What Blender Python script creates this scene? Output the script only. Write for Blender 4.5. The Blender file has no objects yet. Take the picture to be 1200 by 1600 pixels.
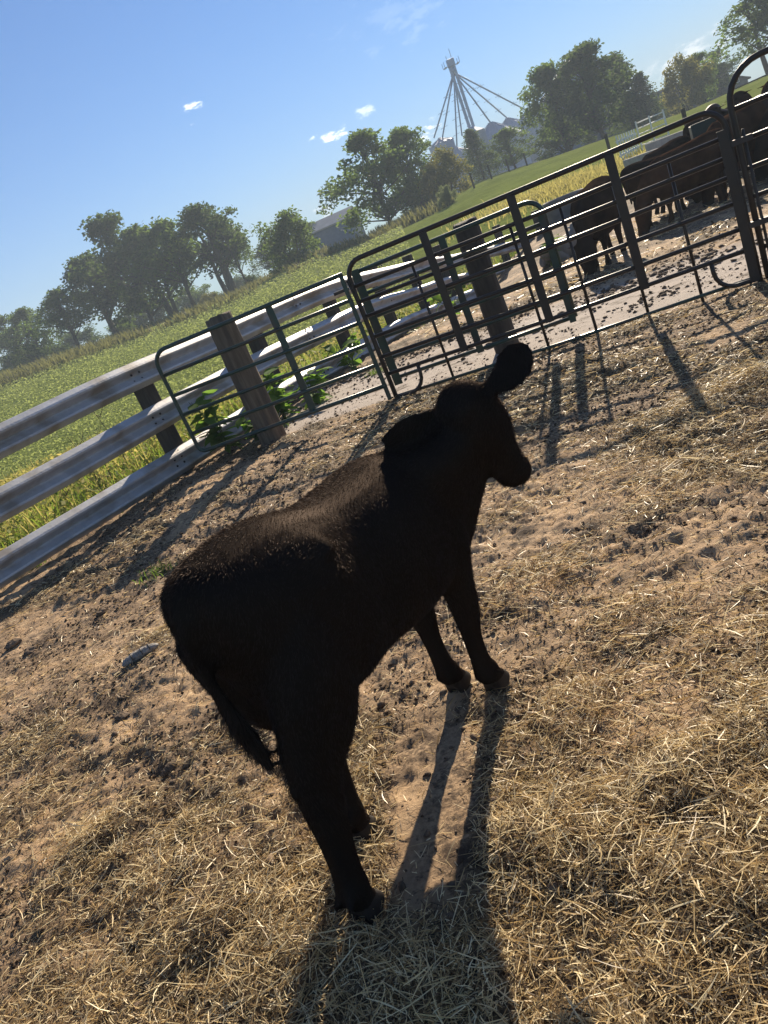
import bpy, bmesh, math, random
import numpy as np
from mathutils import Vector, Matrix

sc = bpy.context.scene
COL = sc.collection
R = math.radians

# ------------------------------------------------------------------ camera
EYE = Vector((0, 0, 1.5)); FPX = 1200.0
PITCH = math.atan(395 / 1200); ROLL = R(23)
Fv = Vector((0, math.cos(PITCH), -math.sin(PITCH)))
Uv = Vector((0, math.sin(PITCH), math.cos(PITCH))); Xv = Vector((1, 0, 0))
SR = Xv * math.cos(ROLL) - Uv * math.sin(ROLL)
SU = Xv * math.sin(ROLL) + Uv * math.cos(ROLL)
cam = bpy.data.cameras.new('camera'); cam.lens = 27.0; cam.sensor_width = 36; cam.sensor_fit = 'AUTO'
cam.clip_start = .05; cam.clip_end = 6000
camo = bpy.data.objects.new('camera', cam); COL.objects.link(camo)
camo.matrix_world = Matrix(((SR.x, SU.x, -Fv.x, EYE.x), (SR.y, SU.y, -Fv.y, EYE.y), (SR.z, SU.z, -Fv.z, EYE.z), (0, 0, 0, 1)))
sc.camera = camo

def ray(x, y): return Fv * FPX + SR * (x - 600) + SU * (800 - y)
def gp(x, y, z=0.0):
    d = ray(x, y); return EYE + d * ((z - EYE.z) / d.z)
def at(x, y, Y):
    d = ray(x, y); return EYE + d * (Y / d.y)

# ------------------------------------------------------------------ light
SUN_AZ, SUN_EL = R(21), R(24.5)
world = bpy.data.worlds.new('World'); sc.world = world; world.use_nodes = True
SKY_STRENGTH = .05
sun = bpy.data.lights.new('sun', 'SUN'); sun.energy = 5.0; sun.angle = R(.53); sun.color = (1, .87, .68)
suno = bpy.data.objects.new('sun', sun); COL.objects.link(suno)
sd = Vector((math.sin(SUN_AZ) * math.cos(SUN_EL), math.cos(SUN_AZ) * math.cos(SUN_EL), math.sin(SUN_EL)))
suno.rotation_euler = sd.to_track_quat('Z', 'Y').to_euler()
suno.location = (0, 0, 60)
sc.view_settings.view_transform = 'Standard'; sc.view_settings.look = 'None'
sc.view_settings.gamma = 1; sc.view_settings.exposure = 1.22
sc.view_settings.use_curve_mapping = False

def build_sky():
    nt = world.node_tree; nt.nodes.clear(); N = nt.nodes.new; L = nt.links.new
    out = N('ShaderNodeOutputWorld'); bg = N('ShaderNodeBackground'); bg.inputs[1].default_value = SKY_STRENGTH
    sky = N('ShaderNodeTexSky'); sky.sky_type = 'NISHITA'; sky.sun_disc = False
    sky.sun_elevation = SUN_EL; sky.sun_rotation = SUN_AZ
    sky.air_density = 1.0; sky.dust_density = 0.0; sky.ozone_density = 1.5; sky.altitude = 100
    tc = N('ShaderNodeTexCoord')
    noise = N('ShaderNodeTexNoise'); noise.inputs['Scale'].default_value = 44; noise.inputs['Detail'].default_value = 9; noise.inputs['Roughness'].default_value = .62
    mp = N('ShaderNodeMapping'); mp.inputs['Scale'].default_value = (1, 1, 2.2)
    L(tc.outputs['Generated'], mp.inputs[0]); L(mp.outputs[0], noise.inputs['Vector'])
    def math_(op, a, b=None, c=None):
        m = N('ShaderNodeMath'); m.operation = op
        for i, v in enumerate((a, b, c)):
            if v is None: continue
            if isinstance(v, (int, float)): m.inputs[i].default_value = v
            else: L(v, m.inputs[i])
        return m.outputs[0]
    def dot(v):
        m = N('ShaderNodeVectorMath'); m.operation = 'DOT_PRODUCT'; L(tc.outputs['Generated'], m.inputs[0]); m.inputs[1].default_value = v
        return m.outputs['Value']
    total = None
    # the few fair-weather puffs of that afternoon: (direction by two picture points, half-width and half-height in degrees, density)
    for px, py, wd, ht, dn in ((307, 168, .95, .62, 1.0), (517, 209, 1.25, .5, .95), (570, 176, 1.1, .45, .45), (630, 228, 2.6, .85, 1.0), (678, 199, 1.3, .5, 1.0),
                               (515, 328, 1.3, 1.3, .55), (1075, 95, 3.0, 1.2, .7), (1000, 128, 2.8, 1.1, .5), (640, 40, 3.0, 1.2, .07), (600, 20, 4, 1.2, .05)):
        d = ray(px, py).normalized(); rt = d.cross(Vector((0, 0, 1))).normalized(); up = rt.cross(d)
        a = math_('MULTIPLY', dot(rt), 1 / math.sin(R(wd))); b = math_('MULTIPLY', dot(up), 1 / math.sin(R(ht)))
        r2 = math_('ADD', math_('MULTIPLY', a, a), math_('MULTIPLY', b, b))
        fall = math_('SUBTRACT', 1.0, math_('SQRT', r2))
        fr = math_('MULTIPLY', dot(d), 1.0); fall = math_('SUBTRACT', fall, math_('MULTIPLY', math_('LESS_THAN', fr, 0.0), 10.0))
        v = math_('ADD', fall, math_('MULTIPLY', math_('SUBTRACT', noise.outputs['Fac'], .56), 5.2))
        mr = N('ShaderNodeMapRange'); mr.interpolation_type = 'SMOOTHSTEP'; L(v, mr.inputs[0]); mr.inputs[1].default_value = 0; mr.inputs[2].default_value = .8; mr.inputs[3].default_value = 0; mr.inputs[4].default_value = dn
        near = math_('MULTIPLY', mr.outputs[0], math_('GREATER_THAN', fall, -1.2))
        total = near if total is None else math_('MAXIMUM', total, near)
    mix = N('ShaderNodeMixRGB'); L(total, mix.inputs[0]); tint = N('ShaderNodeMixRGB'); tint.blend_type = 'MULTIPLY'; tint.inputs[0].default_value = 1; tint.inputs[2].default_value = (.36, .66, 1.04, 1); L(sky.outputs[0], tint.inputs[1]); L(tint.outputs[0], mix.inputs[1]); mix.inputs[2].default_value = (19, 19.5, 20, 1)
    L(mix.outputs[0], bg.inputs[0]); L(bg.outputs[0], out.inputs[0])
build_sky()

# ------------------------------------------------------------------ helpers
rnd = random.Random(7); rng = np.random.default_rng(11)
def _hash(ix, iy, s):
    h = (ix.astype(np.int64) * 374761393 + iy.astype(np.int64) * 668265263 + s * 974711 * 2654435761) & 0xFFFFFFFF
    h = ((h ^ (h >> 13)) * 1274126177) & 0xFFFFFFFF
    return ((h ^ (h >> 16)) & 0xFFFF) / 65535.0
def vnoise(x, y, s=0):
    ix = np.floor(x); iy = np.floor(y); fx = x - ix; fy = y - iy
    ix = ix.astype(np.int64); iy = iy.astype(np.int64)
    u = fx * fx * (3 - 2 * fx); v = fy * fy * (3 - 2 * fy)
    a = _hash(ix, iy, s); b = _hash(ix + 1, iy, s); c = _hash(ix, iy + 1, s); d = _hash(ix + 1, iy + 1, s)
    return (a * (1 - u) + b * u) * (1 - v) + (c * (1 - u) + d * u) * v
def fbm(x, y, s=0, o=4):
    t = 0; a = .5; n = 0
    for i in range(o):
        t = t + a * vnoise(x, y, s + i * 17); n += a; x = x * 2.03 + 5.1; y = y * 2.03 + 1.7; a *= .5
    return t / n
def sst(a, b, x):
    t = np.clip((x - a) / (b - a), 0, 1); return t * t * (3 - 2 * t)

def tag(o, label=None, cat=None, group=None, kind=None):
    if label: o['label'] = label
    if cat: o['category'] = cat
    if group: o['group'] = group
    if kind: o['kind'] = kind
    return o
def link(name, me, mat=None, parent=None, smooth=False):
    if mat is not None and not me.materials: me.materials.append(mat)
    o = bpy.data.objects.new(name, me); COL.objects.link(o)
    if parent is not None: o.parent = parent
    if smooth: me.polygons.foreach_set('use_smooth', [True] * len(me.polygons))
    return o
def empty(name, loc=(0, 0, 0), rz=0):
    o = bpy.data.objects.new(name, None); COL.objects.link(o); o.location = loc; o.rotation_euler = (0, 0, rz); o.empty_display_size = .2
    return o
def np_mesh(name, V, F):
    """V (n,3), F (m,k) all faces with k corners"""
    me = bpy.data.meshes.new(name); V = np.ascontiguousarray(V, np.float32); F = np.ascontiguousarray(F, np.int32)
    m, k = F.shape
    me.vertices.add(len(V)); me.vertices.foreach_set('co', V.ravel())
    me.loops.add(m * k); me.loops.foreach_set('vertex_index', F.ravel())
    me.polygons.add(m); me.polygons.foreach_set('loop_start', np.arange(0, m * k, k, dtype=np.int32))
    me.update(calc_edges=True)
    return me
def bm_mesh(name, bm):
    me = bpy.data.meshes.new(name); bmesh.ops.recalc_face_normals(bm, faces=bm.faces); bm.to_mesh(me); bm.free(); return me
def tube(bm, pts, r, n=8, r2=None, cap=True):
    pts = [Vector(p) for p in pts]; N = len(pts); prev = None; rows = []
    for i, p in enumerate(pts):
        t = (pts[min(i + 1, N - 1)] - pts[max(i - 1, 0)]).normalized()
        if prev is None:
            u = t.orthogonal().normalized()
        else:
            u = (prev - t * prev.dot(t)).normalized()
        prev = u; v = t.cross(u)
        rr = r[i] if isinstance(r, (list, tuple)) else (r if r2 is None else r + (r2 - r) * i / (N - 1))
        rows.append([bm.verts.new(p + u * rr * math.cos(2 * math.pi * j / n) + v * rr * math.sin(2 * math.pi * j / n)) for j in range(n)])
    for a, b in zip(rows, rows[1:]):
        for j in range(n): bm.faces.new((a[j], a[(j + 1) % n], b[(j + 1) % n], b[j]))
    if cap:
        bm.faces.new(rows[0][::-1]); bm.faces.new(rows[-1])
def box(bm, x0, x1, y0, y1, z0, z1, bev=0):
    vs = [bm.verts.new((x, y, z)) for z in (z0, z1) for y in (y0, y1) for x in (x0, x1)]
    fs = [bm.faces.new([vs[i] for i in q]) for q in ((0, 2, 3, 1), (4, 5, 7, 6), (0, 1, 5, 4), (2, 6, 7, 3), (0, 4, 6, 2), (1, 3, 7, 5))]
    if bev:
        es = list({e for f in fs for e in f.edges}); bmesh.ops.bevel(bm, geom=es, offset=bev, segments=2, affect='EDGES', profile=.6)
def part_tube(name, parent, mat, pts, r, n=8, r2=None):
    bm = bmesh.new(); tube(bm, pts, r, n, r2); return link(name, bm_mesh(name, bm), mat, parent, True)
def part_box(name, parent, mat, dims, bev=0):
    bm = bmesh.new(); box(bm, *dims, bev); return link(name, bm_mesh(name, bm), mat, parent)

# ------------------------------------------------------------------ materials
def mat(name, c1, c2=None, scale=8, rough=.8, bump=0, bscale=40, spec=.3, metal=0, transl=None, detail=6, coords='Object', ramp=(.35, .68), c3=None, s3=1.5, randv=0, stretch=None, bdist=.02, transl_f=.4):
    m = bpy.data.materials.new(name); m.use_nodes = True; nt = m.node_tree; N = nt.nodes.new; L = nt.links.new
    b = nt.nodes['Principled BSDF']; b.inputs['Roughness'].default_value = rough; b.inputs['Specular IOR Level'].default_value = spec; b.inputs['Metallic'].default_value = metal
    tc = N('ShaderNodeTexCoord'); vec = tc.outputs[coords]
    if stretch:
        mp = N('ShaderNodeMapping'); mp.inputs['Scale'].default_value = stretch; L(vec, mp.inputs[0]); vec = mp.outputs[0]
    col = None
    if c2 is not None:
        n = N('ShaderNodeTexNoise'); n.inputs['Scale'].default_value = scale; n.inputs['Detail'].default_value = detail; n.inputs['Roughness'].default_value = .6; L(vec, n.inputs['Vector'])
        r = N('ShaderNodeValToRGB'); r.color_ramp.elements[0].position = ramp[0]; r.color_ramp.elements[1].position = ramp[1]
        r.color_ramp.elements[0].color = (*c1, 1); r.color_ramp.elements[1].color = (*c2, 1); L(n.outputs['Fac'], r.inputs[0]); col = r.outputs[0]
        if c3 is not None:
            n2 = N('ShaderNodeTexNoise'); n2.inputs['Scale'].default_value = s3; n2.inputs['Detail'].default_value = 5; L(vec, n2.inputs['Vector'])
            r2 = N('ShaderNodeMapRange'); r2.inputs[1].default_value = .48; r2.inputs[2].default_value = .66; L(n2.outputs['Fac'], r2.inputs[0])
            mx = N('ShaderNodeMixRGB'); L(r2.outputs[0], mx.inputs[0]); L(col, mx.inputs[1]); mx.inputs[2].default_value = (*c3, 1); col = mx.outputs[0]
        if randv:
            oi = N('ShaderNodeObjectInfo'); hs = N('ShaderNodeHueSaturation'); mr = N('ShaderNodeMapRange'); mr.inputs[3].default_value = 1 - randv; mr.inputs[4].default_value = 1 + randv
            L(oi.outputs['Random'], mr.inputs[0]); L(mr.outputs[0], hs.inputs['Value']); L(col, hs.inputs['Color']); col = hs.outputs[0]
        L(col, b.inputs['Base Color'])
    else:
        b.inputs['Base Color'].default_value = (*c1, 1)
    if bump:
        n = N('ShaderNodeTexNoise'); n.inputs['Scale'].default_value = bscale; n.inputs['Detail'].default_value = 8; L(vec, n.inputs['Vector'])
        bp = N('ShaderNodeBump'); bp.inputs['Strength'].default_value = bump; bp.inputs['Distance'].default_value = bdist; L(n.outputs['Fac'], bp.inputs['Height']); L(bp.outputs[0], b.inputs['Normal'])
    if transl:
        tr = N('ShaderNodeBsdfTranslucent'); tr.inputs[0].default_value = (*transl, 1)
        if col is not None and transl == 'base': L(col, tr.inputs[0])
        mx = N('ShaderNodeMixShader'); mx.inputs[0].default_value = transl_f; L(b.outputs[0], mx.inputs[1]); L(tr.outputs[0], mx.inputs[2])
        L(mx.outputs[0], nt.nodes['Material Output'].inputs[0])
    return m
def leafmat(name, c1, c2, tr, scale=3, f=.45, randv=.15, attr=False):
    return mat(name, c1, c2, scale=scale, rough=.75, spec=.12, transl=tr, transl_f=f, randv=randv)

M = {}
M['galv'] = mat('galvanised', (.40, .40, .41), (.50, .50, .515), scale=5, rough=.5, metal=.3, bump=.08, bscale=30, spec=.5, c3=(.30, .265, .23), s3=3.0)
M['galv_edge'] = M['galv']
M['bolt'] = mat('bolt_steel', (.06, .05, .045), rough=.6, metal=.4)
M['green'] = mat('green_gate_paint', (.012, .035, .026), (.02, .055, .04), scale=9, rough=.38, spec=.5, c3=(.05, .04, .03), s3=5)
M['brown'] = mat('brown_gate_paint', (.018, .0115, .0085), (.030, .019, .014), scale=9, rough=.42, spec=.4, c3=(.032, .018, .011), s3=6)
M['wood'] = mat('weathered_wood', (.12, .088, .06), (.23, .175, .12), scale=5, rough=.9, bump=.7, bscale=14, stretch=(6, 6, .6), c3=(.09, .07, .055), s3=2, bdist=.02)
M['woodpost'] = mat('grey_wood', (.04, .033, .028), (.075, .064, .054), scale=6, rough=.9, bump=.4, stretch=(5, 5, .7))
def straw_material(name, stops, trf, rough, spec):
    m = bpy.data.materials.new(name); m.use_nodes = True; nt = m.node_tree; N = nt.nodes.new; L = nt.links.new
    b = nt.nodes['Principled BSDF']; b.inputs['Roughness'].default_value = rough; b.inputs['Specular IOR Level'].default_value = spec
    a = N('ShaderNodeAttribute'); a.attribute_name = 'tone'; r = N('ShaderNodeValToRGB')
    while len(r.color_ramp.elements) < len(stops): r.color_ramp.elements.new(.5)
    for e, (p, c) in zip(r.color_ramp.elements, stops): e.position = p; e.color = (*c, 1)
    L(a.outputs['Fac'], r.inputs[0]); L(r.outputs[0], b.inputs['Base Color'])
    tr = N('ShaderNodeBsdfTranslucent'); L(r.outputs[0], tr.inputs[0]); mx = N('ShaderNodeMixShader'); mx.inputs[0].default_value = trf
    L(b.outputs[0], mx.inputs[1]); L(tr.outputs[0], mx.inputs[2]); L(mx.outputs[0], nt.nodes['Material Output'].inputs[0]); return m
M['straw'] = straw_material('straw', ((0, (.16, .10, .045)), (.3, (.46, .31, .13)), (.65, (.76, .57, .28)), (1, (.95, .82, .52))), .4, .45, .45)
M['straw_old'] = straw_material('old_straw', ((0, (.03, .02, .013)), (.5, (.11, .075, .045)), (.85, (.26, .19, .11)), (1, (.42, .32, .19))), .25, .6, .25)
M['clod'] = mat('clod', (.07, .047, .03), (.20, .14, .092), scale=9, rough=.95, bump=.6, bscale=60, bdist=.01)
M['hide'] = mat('black_hide', (.003, .0028, .003), (.006, .005, .005), scale=20, rough=.9, spec=0.0)
M['hoof'] = mat('hoof', (.012, .009, .007), (.03, .021, .015), scale=30, rough=.6)
M['dark_green'] = mat('dark_green_board', (.015, .035, .028), (.03, .05, .04), scale=6, rough=.6)
M['white'] = mat('white_paint', (.62, .62, .6), (.78, .78, .76), scale=5, rough=.5)
M['concrete'] = mat('concrete', (.30, .28, .25), (.42, .39, .35), scale=4, rough=.9, bump=.3)

def hair_material(name='calf_hair', k=1.0):
    m = bpy.data.materials.new(name); m.use_nodes = True; nt = m.node_tree; nt.nodes.clear(); N = nt.nodes.new; L = nt.links.new
    out = N('ShaderNodeOutputMaterial'); d = N('ShaderNodeBsdfDiffuse'); g = N('ShaderNodeBsdfGlossy'); g.inputs['Roughness'].default_value = .62
    tc = N('ShaderNodeTexCoord'); n = N('ShaderNodeTexNoise'); n.inputs['Scale'].default_value = 7; n.inputs['Detail'].default_value = 5; L(tc.outputs['Object'], n.inputs['Vector'])
    r = N('ShaderNodeValToRGB'); r.color_ramp.elements[0].position = .35; r.color_ramp.elements[1].position = .7; r.color_ramp.elements[0].color = (.0038 * k, .0034 * k, .0034 * k, 1); r.color_ramp.elements[1].color = (.009 * k, .0066 * k, .0056 * k, 1); L(n.outputs['Fac'], r.inputs[0]); L(r.outputs[0], d.inputs[0])
    g.inputs[0].default_value = (.050 * k, .039 * k, .033 * k, 1)
    a = N('ShaderNodeAddShader'); L(d.outputs[0], a.inputs[0]); L(g.outputs[0], a.inputs[1])
    tr = N('ShaderNodeBsdfTranslucent'); tr.inputs[0].default_value = (.04, .025, .017, 1); mx = N('ShaderNodeMixShader'); mx.inputs[0].default_value = .25
    L(a.outputs[0], mx.inputs[1]); L(tr.outputs[0], mx.inputs[2]); L(mx.outputs[0], out.inputs[0]); return m
M['hair'] = hair_material(); M['hide'] = hair_material('calf_skin', .45)

def ground_material():
    m = bpy.data.materials.new('pen_dirt'); m.use_nodes = True; nt = m.node_tree; N = nt.nodes.new; L = nt.links.new
    b = nt.nodes['Principled BSDF']; b.inputs['Roughness'].default_value = .92; b.inputs['Specular IOR Level'].default_value = .2
    tc = N('ShaderNodeTexCoord'); P = tc.outputs['Object']
    def noise(s, d=6, r=.6):
        n = N('ShaderNodeTexNoise'); n.inputs['Scale'].default_value = s; n.inputs['Detail'].default_value = d; n.inputs['Roughness'].default_value = r; L(P, n.inputs['Vector']); return n.outputs['Fac']
    def ramp(v, a, c):
        mr = N('ShaderNodeMapRange'); mr.inputs[1].default_value = a; mr.inputs[2].default_value = c; L(v, mr.inputs[0]); return mr.outputs[0]
    def mix(f, a, c):
        x = N('ShaderNodeMixRGB')
        if isinstance(f, float): x.inputs[0].default_value = f
        else: L(f, x.inputs[0])
        for i, v in ((1, a), (2, c)):
            if isinstance(v, tuple): x.inputs[i].default_value = (*v, 1)
            else: L(v, x.inputs[i])
        return x.outputs[0]
    base = mix(ramp(noise(9), .35, .65), (.32, .205, .115), (.50, .345, .20))
    base = mix(ramp(noise(1.7), .42, .66), base, (.42, .29, .175))
    crumb = N('ShaderNodeAttribute'); crumb.attribute_name = 'crumb'; ml = N('ShaderNodeMath'); ml.operation = 'MULTIPLY'; L(crumb.outputs['Fac'], ml.inputs[0]); L(ramp(noise(55, 6, .7), .40, .58), ml.inputs[1]); base = mix(ml.outputs[0], base, (.11, .075, .048))
    base = mix(ramp(noise(38, 4), .57, .68), base, (.10, .068, .045))
    base = mix(ramp(noise(4.2, 9, .7), .53, .62), base, (.085, .057, .037))
    a = N('ShaderNodeAttribute'); a.attribute_name = 'litter'
    base = mix(a.outputs['Fac'], base, mix(ramp(noise(60, 3), .4, .62), (.05, .034, .021), (.20, .138, .075)))
    a2 = N('ShaderNodeAttribute'); a2.attribute_name = 'paved'
    base = mix(a2.outputs['Fac'], base, mix(ramp(noise(3.2, 8), .54, .66), (.40, .335, .28), (.12, .088, .065)))
    L(base, b.inputs['Base Color'])
    bp = N('ShaderNodeBump'); bp.inputs['Strength'].default_value = .8; bp.inputs['Distance'].default_value = .012
    L(noise(70, 9, .75), bp.inputs['Height']); L(bp.outputs[0], b.inputs['Normal'])
    return m

# ------------------------------------------------------------------ terrain
RAIL = [(-7.06, 2.2), (-4.7, 5.15), (-2.91, 7.4), (-1.70, 8.96), (.62, 12.5), (2.8, 16.8), (4.4, 19.7), (6.3, 22.3), (8.6, 24.2)]
RAIL_DROP = [0, 0, 0, 0, -.05, -.26, -.44, -.62, -.75]
_rx = np.array([p[0] for p in RAIL]); _ry = np.array([p[1] for p in RAIL])
EL = [(-50, 1.6), (-30, 1.4), (-20.4, 1.05), (-16.1, .8), (-11.7, .45), (-7.1, .15), (-3.7, .05), (-.2, .27), (2.9, .5), (6.5, .1), (12, .35), (14.3, .75), (16.7, .65), (19.7, .35), (22.8, .1), (25.4, -.1), (27.9, -.35), (30, -.3), (33, -.2), (50, 0)]
_ea = np.array([e[0] for e in EL]); _ee = np.array([e[1] for e in EL])
def terrain(x, y):
    x = np.asarray(x, float); y = np.asarray(y, float); r = np.hypot(x, y)
    drop = -.75 * sst(10.5, 21, y) * (1 - sst(3.5, 9, x))
    az = np.degrees(np.arctan2(x, np.maximum(y, 1e-3))); el = np.interp(az, _ea, _ee)
    far = EYE.z + r * np.tan(np.radians(el)) + (fbm(x * .03, y * .03, 5, 3) - .5) * 1.2
    w = sst(20, 85, r) * sst(-5, 20, y)
    return drop * (1 - w) + far * w
def tz(x, y): return float(terrain(np.array([x]), np.array([y]))[0])
def pen_side(x, y):
    """positive to the right of the guardrail (inside the pen), metres"""
    return (np.asarray(x) - np.interp(y, _ry, _rx)) * .8
GD0 = Vector((.57, 7.76, 0)); GD = Vector((.91, -.41, 0)).normalized()          # line of the corral panels
def beyond_gate(x, y): return (np.asarray(x) - GD0.x) * (-GD.y) + (np.asarray(y) - GD0.y) * GD.x

def pen_micro(x, y):
    r = np.hypot(x, y); b = beyond_gate(x, y)
    paved = sst(.02, .25, b) * (1 - sst(1.7, 2.6, b + (fbm(x * 1.1, y * 1.1, 77) - .5) * 1.6)) * sst(.2, 1.0, pen_side(x, y))
    litter = np.clip((fbm(x * 1.5, y * 1.5, 31, 4) - .49) * 4.5 + .95 * sst(2.15, 1.35, y) + .22 * sst(-.9, .9, x) - .30 * sst(-.6, -2.2, x) + .15 * sst(6.4, 4.2, y) * sst(.5, 2, x), 0, 1)
    bare = 1.5 * np.exp(-(((x + .20 - .12 * (y - 1.9)) / .13) ** 4 + ((y - 1.9) / .42) ** 4)) + .9 * np.exp(-(((x - .75) / .5) ** 2 + ((y - 3.35) / .22) ** 2)) + .7 * np.exp(-(((x + 1.0) / .3) ** 2 + ((y - 2.0) / .2) ** 2))
    litter = np.clip(litter - bare, 0, 1) * (1 - paved)
    z = (fbm(x * .8, y * .8, 1, 3) - .5) * .10
    churn = .35 + .65 * sst(.40, .62, fbm(x * .7, y * .7, 3, 3))
    wx = x + .18 * (fbm(x * 2.1, y * 2.1, 51, 3) - .5); wy = y + .18 * (fbm(x * 2.1, y * 2.1, 57, 3) - .5)
    pits = 1 - np.abs(2 * fbm(wx * 3.6, wy * 3.6, 9, 4) - 1)
    z = z + (pits - .75) * .03 * churn + (fbm(wx * 11, wy * 11, 13, 4) - .5) * .045 * churn + (fbm(x * 30, y * 30, 21, 4) - .5) * .034 * (.25 + .75 * churn)
    z = z * (1 - .75 * paved) + litter * .05 * (fbm(x * 3.2, y * 3.2, 61, 3) - .35).clip(0, 1) * 1.6
    # trodden flat where the calf stands
    for hx, hy in ((-.45, 1.57), (-.31, 1.85), (.12, 2.30), (-.0, 2.39)):
        w = np.exp(-(((x - hx) ** 2 + (y - hy) ** 2) / .11 ** 2) ** 1.5); z = z * (1 - w) + .003 * w
    return z, litter, paved, np.clip(bare, 0, 1)

def crumb_mask(x, y):
    return np.clip((fbm(x * 1.9 + 3, y * 1.9, 88, 5) - .45) * 7 + .35 * sst(-.1, -1.2, x) + .25 * sst(3.2, 5, y), 0, 1)
def build_ground():
    def axis(lo, hi, f0, f1, s, g):
        mid = list(np.arange(f0, f1, s)); a = []; d = s; v = mid[-1]
        while v < hi: d = min(d * g, .35); v += d; a.append(v)
        b = []; d = s; v = f0
        while v > lo: d = min(d * g, .35); v -= d; b.append(v)
        return np.array(b[::-1] + mid + a)
    xs = axis(-7, 17, -2.3, 2.6, .0175, 1.017); ys = axis(-2.5, 25, 1.15, 4.6, .0145, 1.009)
    X, Y = np.meshgrid(xs, ys); nz, lit, pav, _b = pen_micro(X, Y); Z = terrain(X, Y) + nz
    V = np.stack([X, Y, Z], -1).reshape(-1, 3); nx, ny = len(xs), len(ys)
    i = np.arange(ny - 1)[:, None] * nx + np.arange(nx - 1)[None, :]
    F = np.stack([i, i + 1, i + nx + 1, i + nx], -1).reshape(-1, 4)
    cx = X[:-1, :-1].ravel(); cy = Y[:-1, :-1].ravel()
    keep = pen_side(cx, cy) > -.18 + .25 * (vnoise(cx * 2, cy * 2, 4) - .5)
    F = F[keep]
    used = np.zeros(len(V), bool); used[F.ravel()] = True; idx = np.cumsum(used) - 1
    me = np_mesh('pen_ground', V[used], idx[F])
    for nm, arr in (('litter', lit), ('paved', pav), ('crumb', crumb_mask(X, Y))):
        a = me.attributes.new(nm, 'FLOAT', 'POINT'); a.data.foreach_set('value', arr.reshape(-1)[used].astype(np.float32))
    o = link('pen_ground', me, ground_material(), None, True)
    tag(o, 'churned tan dirt of the cattle pen strewn with hay', kind='structure')
    # the land all round, one sheet to the horizon, a hand below the pen where the pen lies on it
    d = np.concatenate([np.arange(0, 30, .6), 30 * 1.045 ** np.arange(0, 76)]); d = np.unique(np.concatenate([-d, d]))
    X, Y = np.meshgrid(d, d[d > -60]); Z = terrain(X, Y)
    inside = sst(-.3, .1, pen_side(X, Y)) * (Y > -4) * sst(27, 24, Y) * sst(18, 15, X)
    Z = Z - .22 * inside + (fbm(X * .8, Y * .8, 40, 3) - .5) * .12 * (1 - inside)
    nx = len(d); ny = X.shape[0]; i = np.arange(ny - 1)[:, None] * nx + np.arange(nx - 1)[None, :]
    F = np.stack([i, i + 1, i + nx + 1, i + nx], -1).reshape(-1, 4)
    me = np_mesh('field', np.stack([X, Y, Z], -1).reshape(-1, 3), F)
    m = mat('meadow', (.125, .155, .04), (.195, .235, .062), scale=.35, rough=1.0, spec=0.0, bump=.8, bscale=2.5, c3=(.165, .19, .05), s3=.045, bdist=.35, detail=9, transl=(.16, .22, .04), transl_f=.0)
    o = link('field', me, m, None, True); tag(o, 'green farmland rising gently to the trees and barns', kind='structure')
build_ground()

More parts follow.
